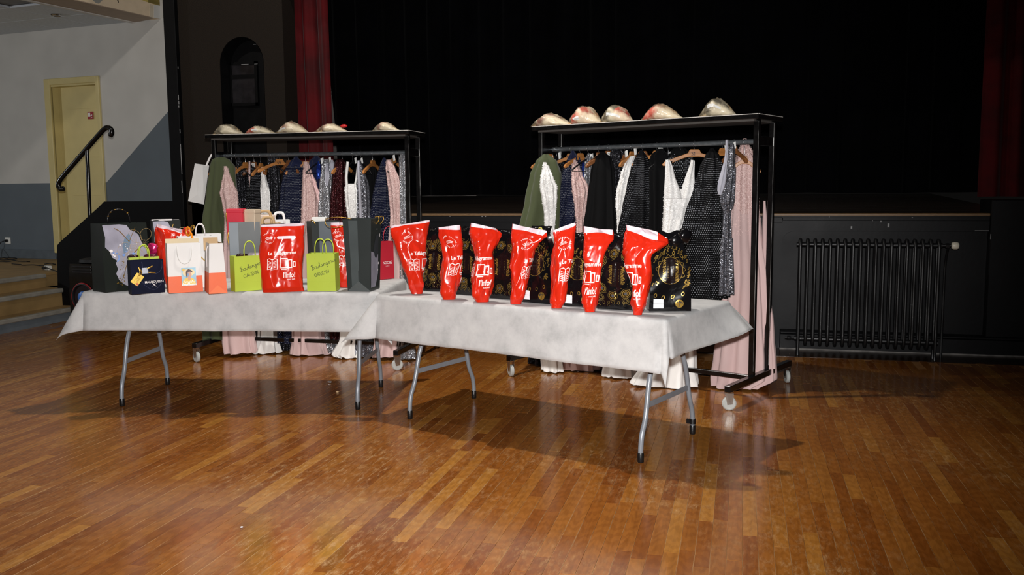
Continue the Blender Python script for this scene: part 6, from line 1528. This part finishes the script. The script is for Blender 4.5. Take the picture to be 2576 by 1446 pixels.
GA_ = garment(R2, [(392, 1586, 1598, .5), (410, 1572, 1594), (440, 1562, 1588), (480, 1552, 1580), (520, 1550, 1572), (560, 1553, 1568), (700, 1548, 1580), (880, 1525, 1595), (946, 1520, 1600)], .13, [WLACE, WHITES], 'white lace dress half hidden by a black dotted dress', zone=1.0, relief=.0015, hemw=.015, group=g)
applique(GA_, 480, 0.56, .99, LEAFW, .0095, GN[0])
garment(R2, [(380, 1608, 1620, .6), (388, 1600, 1628), (420, 1590, 1632), (470, 1580, 1634), (520, 1570, 1636), (580, 1560, 1638), (750, 1552, 1640), (880, 1560, 1636)], .18, [CHAR, BDOT], 'black dotted tulle dress right of the hidden white dress', zone=1.545, yk='yoke', group=g)
garment(R2, [(376, 1650, 1672, .6), (386, 1636, 1682), (430, 1632, 1684), (520, 1634, 1682), (600, 1634, 1680), (800, 1630, 1684), (930, 1632, 1686)], .12, BLKVEL, 'black velvet dress left of the white deep-necked gown', group=g)
garment(R2, [(366, 1700, 1716, .6), (374, 1688, 1732), (400, 1682, 1742), (470, 1690, 1736), (600, 1692, 1736), (800, 1690, 1736)], .06, [BLKC, BDOT2], 'black beaded dress behind the white deep-necked gown', zone=1.545, yk='yoke', group=g)
G12 = garment(R2, [(476, 1672, 1750, .8), (500, 1671, 1749), (540, 1670, 1736), (580, 1668, 1722), (650, 1664, 1724), (800, 1650, 1738), (900, 1630, 1750), (960, 1600, 1752), (988, 1598, 1750)], .22, [WLACE, WHITES], 'white lace gown with deep V neckline in the right rack', zone=1.0, relief=.0018, hemw=.025, amp=.014, group=g)
applique(G12, 1100, 0.56, .995, LEAFW, .0095, GN[0])
sheet(G12, [(1675, 402), (1674, 420), (1673, 445), (1671, 480), (1672, 500)], [(1684, 402), (1692, 420), (1698, 445), (1710, 478), (1714, 500)], WLACE, .075, 'left_cup', .02)
sheet(G12, [(1738, 402), (1733, 420), (1724, 445), (1714, 478), (1712, 500)], [(1748, 404), (1748, 420), (1748, 445), (1750, 480), (1746, 500)], WLACE, .07, 'right_cup', .02)
garment(R2, [(375, 1784, 1798, .6), (382, 1776, 1808), (420, 1762, 1818), (470, 1748, 1822), (540, 1726, 1826), (600, 1712, 1828), (680, 1706, 1830), (746, 1708, 1828)], .19, [BLKC, BDOT2], 'wide black dotted tulle gown left of the long pink gown', thick=.10, folds=11, zone=1.545, yk='yoke', group=g)
G15 = garment(R2, [(362, 1838, 1846, .5), (380, 1830, 1850), (420, 1826, 1850), (470, 1818, 1848), (500, 1812, 1846), (540, 1820, 1838), (600, 1816, 1840), (740, 1812, 1842)], .20, GREYS2, 'gunmetal sequinned dress with pale lining beside the long pink gown', group=g)
sheet(G15, [(1825, 352), (1822, 400), (1806, 460), (1806, 490)], [(1832, 352), (1830, 400), (1826, 460), (1815, 492)], GREYCH, .10, 'lining', .012)
GA_ = garment(R2, [(348, 1869, 1878, .4), (362, 1864, 1882, .5), (380, 1858, 1892, .7), (400, 1850, 1905), (430, 1842, 1908), (480, 1840, 1906), (520, 1839, 1908), (580, 1834, 1914), (700, 1826, 1930), (800, 1814, 1938), (900, 1800, 1948), (950, 1793, 1950), (974, 1794, 1908)], -.01, [PLACE, PINKS], 'long pink halter gown with lace bodice at the right end of the right rack', zone=1.20, relief=.0018, thick=.085, folds=10, amp=.014, group=g)
applique(GA_, 1100, 0.62, .99, LEAFP, .0095, GN[0])
garment(R2, [(505, 1920, 1926, .5), (560, 1918, 1931), (700, 1918, 1937), (850, 1920, 1947), (926, 1922, 1952)], -.05, PINKS, 'pale pink chiffon train falling behind the rack post', name='train', cat='dress', folds=5, amp=.006, thick=.05, group=g)

hs_ = [(1383, .03, .17, .6, 'wood', None, 'wooden hanger above the olive cape on the right rack', None), (1390, .05, .14, -1., 'black', None, 'black hanger left of the navy dotted dress on the right rack', None), (1400, .04, .14, .9, 'black', '', 'black hanger with paper tag at the left end of the right rail', None),
 (1437, .03, .19, .25, 'wood', None, 'wooden hanger marked with a number above the navy dotted dress', '102'), (1460, .03, .17, .8, 'wood', None, 'wooden hanger behind the pink lace gown', None), (1480, .06, .16, .7, 'black', '', 'black hanger with a white ribbon tag', None),
 (1507, .03, .17, 1.0, 'dark', None, 'dark hanger edge on above the black cape', None), (1531, .02, .18, .55, 'dark', '75', 'dark wooden hanger with tag above the black cape', None), (1573, .05, .13, -.8, 'dark', '', 'dark hanger above the half-hidden white dress', None),
 (1590, .03, .14, .9, 'wood', '', 'wooden hanger behind the black dotted dress', None), (1617, .03, .19, -.5, 'dark', '9', 'dark wooden hanger with tag above the black dotted dress', None), (1653, .03, .18, .3, 'wood', '', 'wooden hanger with blank tag above the velvet dress', None),
 (1681, .06, .15, .5, 'black', '', 'black hanger above the white deep-necked gown', None), (1712, .05, .14, .9, 'black', None, 'black hanger above the black beaded dress', None), (1747, .03, .215, .15, 'wood', None, 'wide wooden hanger numbered thirty-one', '31'),
 (1818, .03, .15, .7, 'wood', '', 'wooden hanger above the wide dotted gown', None), (1847, .02, .15, -1., 'dark', '', 'dark hanger above the gunmetal dress on the right rack', None), (1873, .085, .105, .1, 'wood', None, 'wooden hanger carrying the long pink halter gown', None)]
for i, (x, dr, w_, ph, kd, tg_, lb_, wr) in enumerate(hs_):
    hanger(R2, x, dr, w_, ph, kd, tg_, lb_, writing=wr)

# ================================================================== SHOE PARCELS ON THE SHELVES
def m_poly(name, col):
    m, nt, b = nodes(name); L = nt.links.new; MATS[name] = m
    tc = N(nt, 'ShaderNodeTexCoord'); n1 = N(nt, 'ShaderNodeTexNoise'); n1.inputs['Scale'].default_value = 18; n1.inputs['Detail'].default_value = 4; n1.inputs['Distortion'].default_value = 2; L(tc.outputs['Object'], n1.inputs['Vector'])
    b.inputs['Base Color'].default_value = lin(col); b.inputs['Roughness'].default_value = .25
    bp = N(nt, 'ShaderNodeBump'); bp.inputs['Strength'].default_value = .4; bp.inputs['Distance'].default_value = .01; L(n1.outputs['Fac'], bp.inputs['Height']); L(bp.outputs[0], b.inputs['Normal'])
    tr = N(nt, 'ShaderNodeBsdfTransparent'); tr.inputs[0].default_value = lin((250, 240, 225)); mx = N(nt, 'ShaderNodeMixShader')
    n9 = N(nt, 'ShaderNodeTexNoise'); n9.inputs['Scale'].default_value = 8; n9.inputs['Detail'].default_value = 3; L(tc.outputs['Object'], n9.inputs['Vector'])
    L(ramp(nt, n9.outputs['Fac'], [(.46, (.12, .12, .12)), (.6, (.76, .76, .76))]).outputs[0], mx.inputs[0]); L(tr.outputs[0], mx.inputs[1]); L(b.outputs[0], mx.inputs[2]); L(mx.outputs[0], nt.nodes['Material Output'].inputs[0])
    return m
POLY = m_poly('creamy polythene', (252, 238, 206))
SHELFZ = RZ_+.0025
def parcel(rk, x0, x1, y0, y1, label, cont, yo=-.05, peak=.5, seed=1, lab=None, extra=None):
    P, n, e = rackplane(rk); Pq = P+n*yo
    a, b = at_pl(x0, y1, Pq, n), at_pl(x1, y1, Pq, n); tp = at_pl((x0+x1)/2, y0, Pq, n)
    w_ = (b-a).length; hgt = max(.05, tp.z-SHELFZ); c = (a+b)/2
    t_ = empty('shoe_parcel', (c.x, c.y, SHELFZ), rk['rz'], label, 'parcel', 'polythene shoe parcels on the rack shelves')
    D = .11
    def fn(a_, t):
        th = 2*pi*a_; u_ = 2*t-1; k = (1-abs(u_)**1.45)**.85 if abs(u_) < 1 else 0
        sk = (1-((u_-(2*peak-1))/1.5)**2); k2 = k*max(.2, sk)
        cr_ = 1+.22*(.4-abs(noise.noise((u_*2.2+seed, cos(th)*1.5, sin(th)*1.5))))+.12*(.3-abs(noise.noise((u_*5, cos(th)*3, sin(th)*3+seed))))
        y = cos(th)*D*k*cr_; z = sin(th)
        z = hgt*.42*k2*(1+z)*cr_*1.12 if z > 0 else max(.0, hgt*.42*k2*(1+z*.98))
        return (u_*w_/2, y, z + .012*abs(u_)**6)
    mb = MB(); mb.grid(fn, 28, 30, True); o = mb.build('polythene_bag', POLY, t_, 70)
    for k, (cl, xo, sw) in enumerate(cont):
        def f2(a_, t, xo=xo, sw=sw):
            u_ = xo*2+(2*t-1)*sw*2; u_ = max(-.93, min(.93, u_)); p = fn(a_, (u_+1)/2); k_ = max(.05, 1-abs(2*t-1)**3)**.5; zc = hgt*.3
            return (p[0], p[1]*.9*k_, .004+(p[2]*.93)*k_)
        mb = MB(); mb.grid(f2, 24, 16, True); mb.build('shoe', mat('shoe '+cl[0], cl[1], .5, var=.2, vs=20), t_, 180)
    if lab:
        for (u0, v0, ww, hh, rot) in lab:
            def sf(x_, y_, of=0, u0=u0, v0=v0):
                uu = u0*2-1+x_*2/w_; p = fn(.75-.0+ (v0-.5)*.0 - 0, max(.02, min(.98, (uu+1)/2)))
                th = -pi/2+ (pi*.5)*(v0*1.3) + y_/hgt*1.3; p = fn((th+2*pi)/(2*pi) + .5 - 2*((th)/(2*pi)+.25) + .25 if False else (pi-th)/(2*pi) % 1, max(.02, min(.98, (uu+1)/2)))
                return (p[0], p[1]-of, p[2]+of)
            c_, s_ = cos(rot), sin(rot)
            q = [(x_*c_-y_*s_, x_*s_+y_*c_) for x_, y_ in ((-ww/2, -hh/2), (ww/2, -hh/2), (ww/2, hh/2), (-ww/2, hh/2))]
            printed(sf, [polyg(q)], 'paper_label', PAPT, t_, .003, .015)
    return t_
RED_ = ('red', (196, 40, 40)); GRY_ = ('grey', (84, 84, 84)); MAU_ = ('mauve', (136, 84, 88)); WHT_ = ('white', (206, 200, 200)); BLK_ = ('black', (36, 36, 40))
parcel(R1, 535, 614, 311, 344, 'polythene parcel with dark grey shoes at the left end of the left shelf', [(GRY_, -.08, .32)], seed=1)
parcel(R1, 615, 695, 316, 342, 'polythene parcel with red shoes second on the left shelf', [(RED_, -.2, .24), (GRY_, .14, .16)], seed=2, lab=[(.52, .75, .05, .02, 0)])
parcel(R1, 693, 776, 304, 341, 'polythene parcel with white tissue third on the left shelf', [(MAU_, -.1, .25), (WHT_, -.2, .2)], seed=3, peak=.62, lab=[(.36, .6, .09, .05, 0)])
pc = parcel(R1, 787, 875, 309, 337, 'polythene parcel with a red knob fourth on the left shelf', [(MAU_, .0, .18)], seed=4, peak=.68)
mb = MB(); mb.ball((.118, .0, .052), .02, 12, (1.5, 1, .7)); mb.build('red_heel', mat('red shoe tip', (190, 20, 26), .35), pc)
parcel(R1, 936, 1005, 306, 331, 'polythene parcel with plum shoes at the right end of the left shelf', [(MAU_, -.04, .22), (GRY_, -.3, .1)], seed=5, lab=[(.8, .6, .035, .02, -.4)])
parcel(R2, 1335, 1440, 285, 316, 'flat polythene parcel with marker writing at the left end of the right shelf', [(MAU_, -.05, .3)], seed=6)
parcel(R2, 1428, 1514, 264, 312, 'tall polythene parcel with red shoes second on the right shelf', [(RED_, -.08, .28)], seed=7, peak=.62, lab=[(.5, .6, .055, .05, .3)])
parcel(R2, 1508, 1592, 262, 307, 'polythene parcel with grey shoes third on the right shelf', [(GRY_, -.02, .22), (RED_, .2, .18)], seed=8, peak=.66, lab=[(.62, .75, .09, .025, -.1)])
parcel(R2, 1612, 1718, 260, 300, 'polythene parcel with bright red shoes fourth on the right shelf', [(RED_, -.2, .26)], seed=9, lab=[(.14, .35, .07, .02, 0)])
parcel(R2, 1756, 1852, 246, 293, 'polythene parcel with black shoes at the right end of the right shelf', [(BLK_, .04, .28)], seed=10, peak=.62, lab=[(.58, .85, .08, .03, 0)])

# ================================================================== WHITE BAG HANGING ON THE LEFT RACK
Pp, nr, er = rackplane(R1); q = Pp - er*(PW/2+.03) - nr*(PY/2+.02)
vd = Vector((q.x, q.y, 0)).normalized(); ex = Vector((vd.y, -vd.x, 0)); 
def hb(x, y, d=0): p = at_pl(x, y, q, vd); dd = p-q; return Vector((dd.dot(ex), d, p.z))
hbg = empty('paper_bag', (q.x, q.y, 0), atan2(ex.y, ex.x), 'plain white paper bag hanging askew from the left rack', 'bag')
f = [hb(490, 412), hb(526, 417), hb(513, 514), hb(473, 506)]
k = [p+Vector((0, .05, .004)) for p in f]; mt, mbm = (f[0]+f[1])/2, (f[3]+f[2])/2
mid = mt*.22+mbm*.78 + Vector((0, -.012, 0)); m0 = mt+Vector((.006, -.02, 0))
mb = MB(); mb.add([f[0], m0, f[1], f[2], mbm, f[3], mid]+k, [(0, 5, 6, 1), (1, 6, 3, 2), (5, 4, 6), (4, 3, 6), (2, 3, 9, 8), (0, 7, 10, 5), (7, 8, 9, 10), (5, 10, 9, 3, 4)])
o = mb.build('bag_wall', WHITEP, hbg, 0); o.modifiers.new('thickness', 'SOLIDIFY').thickness = .0015
mb = MB(); 
def ribn(pts, wd):
    m_ = MB(); sm = smooth([hb(x, y, d) for x, y, d in pts], 4); vs = []; 
    for i, p in enumerate(sm): vs += [p-Vector((wd/2, 0, 0)), p+Vector((wd/2, 0, 0))]
    m_.add(vs, [(2*i, 2*i+1, 2*i+3, 2*i+2) for i in range(len(sm)-1)]); o = m_.build('handle', WPR, hbg, 180); o.modifiers.new('thickness', 'SOLIDIFY').thickness = .002
ribn([(518, 420, -.01), (524, 405, -.01), (533, 388, .0), (543, 381, .02), (548, 398, .03)], .016)

# ================================================================== SCRAPS ON THE FLOOR
FOIL = mat('silver foil', (200, 200, 204), .2, .9, var=.2, vs=60)
for x, y, r_, m_, lb_ in ((828, 963, .016, FOIL, 'crumpled silver foil scrap on the floor under the left table'), (849, 987, .012, mat('beige crumb', (190, 160, 120), .6), 'small beige paper scrap beside the silver foil scrap'), (608, 1327, .006, mat('pale crumb', (200, 198, 200), .6), 'tiny pale crumb on the bare floor at front left')):
    p = at_z(x, y, .0)
    def fn(a, t, r_=r_): th = 2*pi*a; ph = pi*t; k = 1+.5*noise.noise((cos(th)*sin(ph)*3+x, sin(th)*sin(ph)*3, cos(ph)*3)); return (cos(th)*sin(ph)*r_*k, sin(th)*sin(ph)*r_*k, r_*.45+cos(ph)*r_*.45*k)
    mb = MB(); mb.grid(fn, 12, 8, True); o = mb.build('floor_scrap', m_, None, 20, lb_, 'scrap'); o.location = p
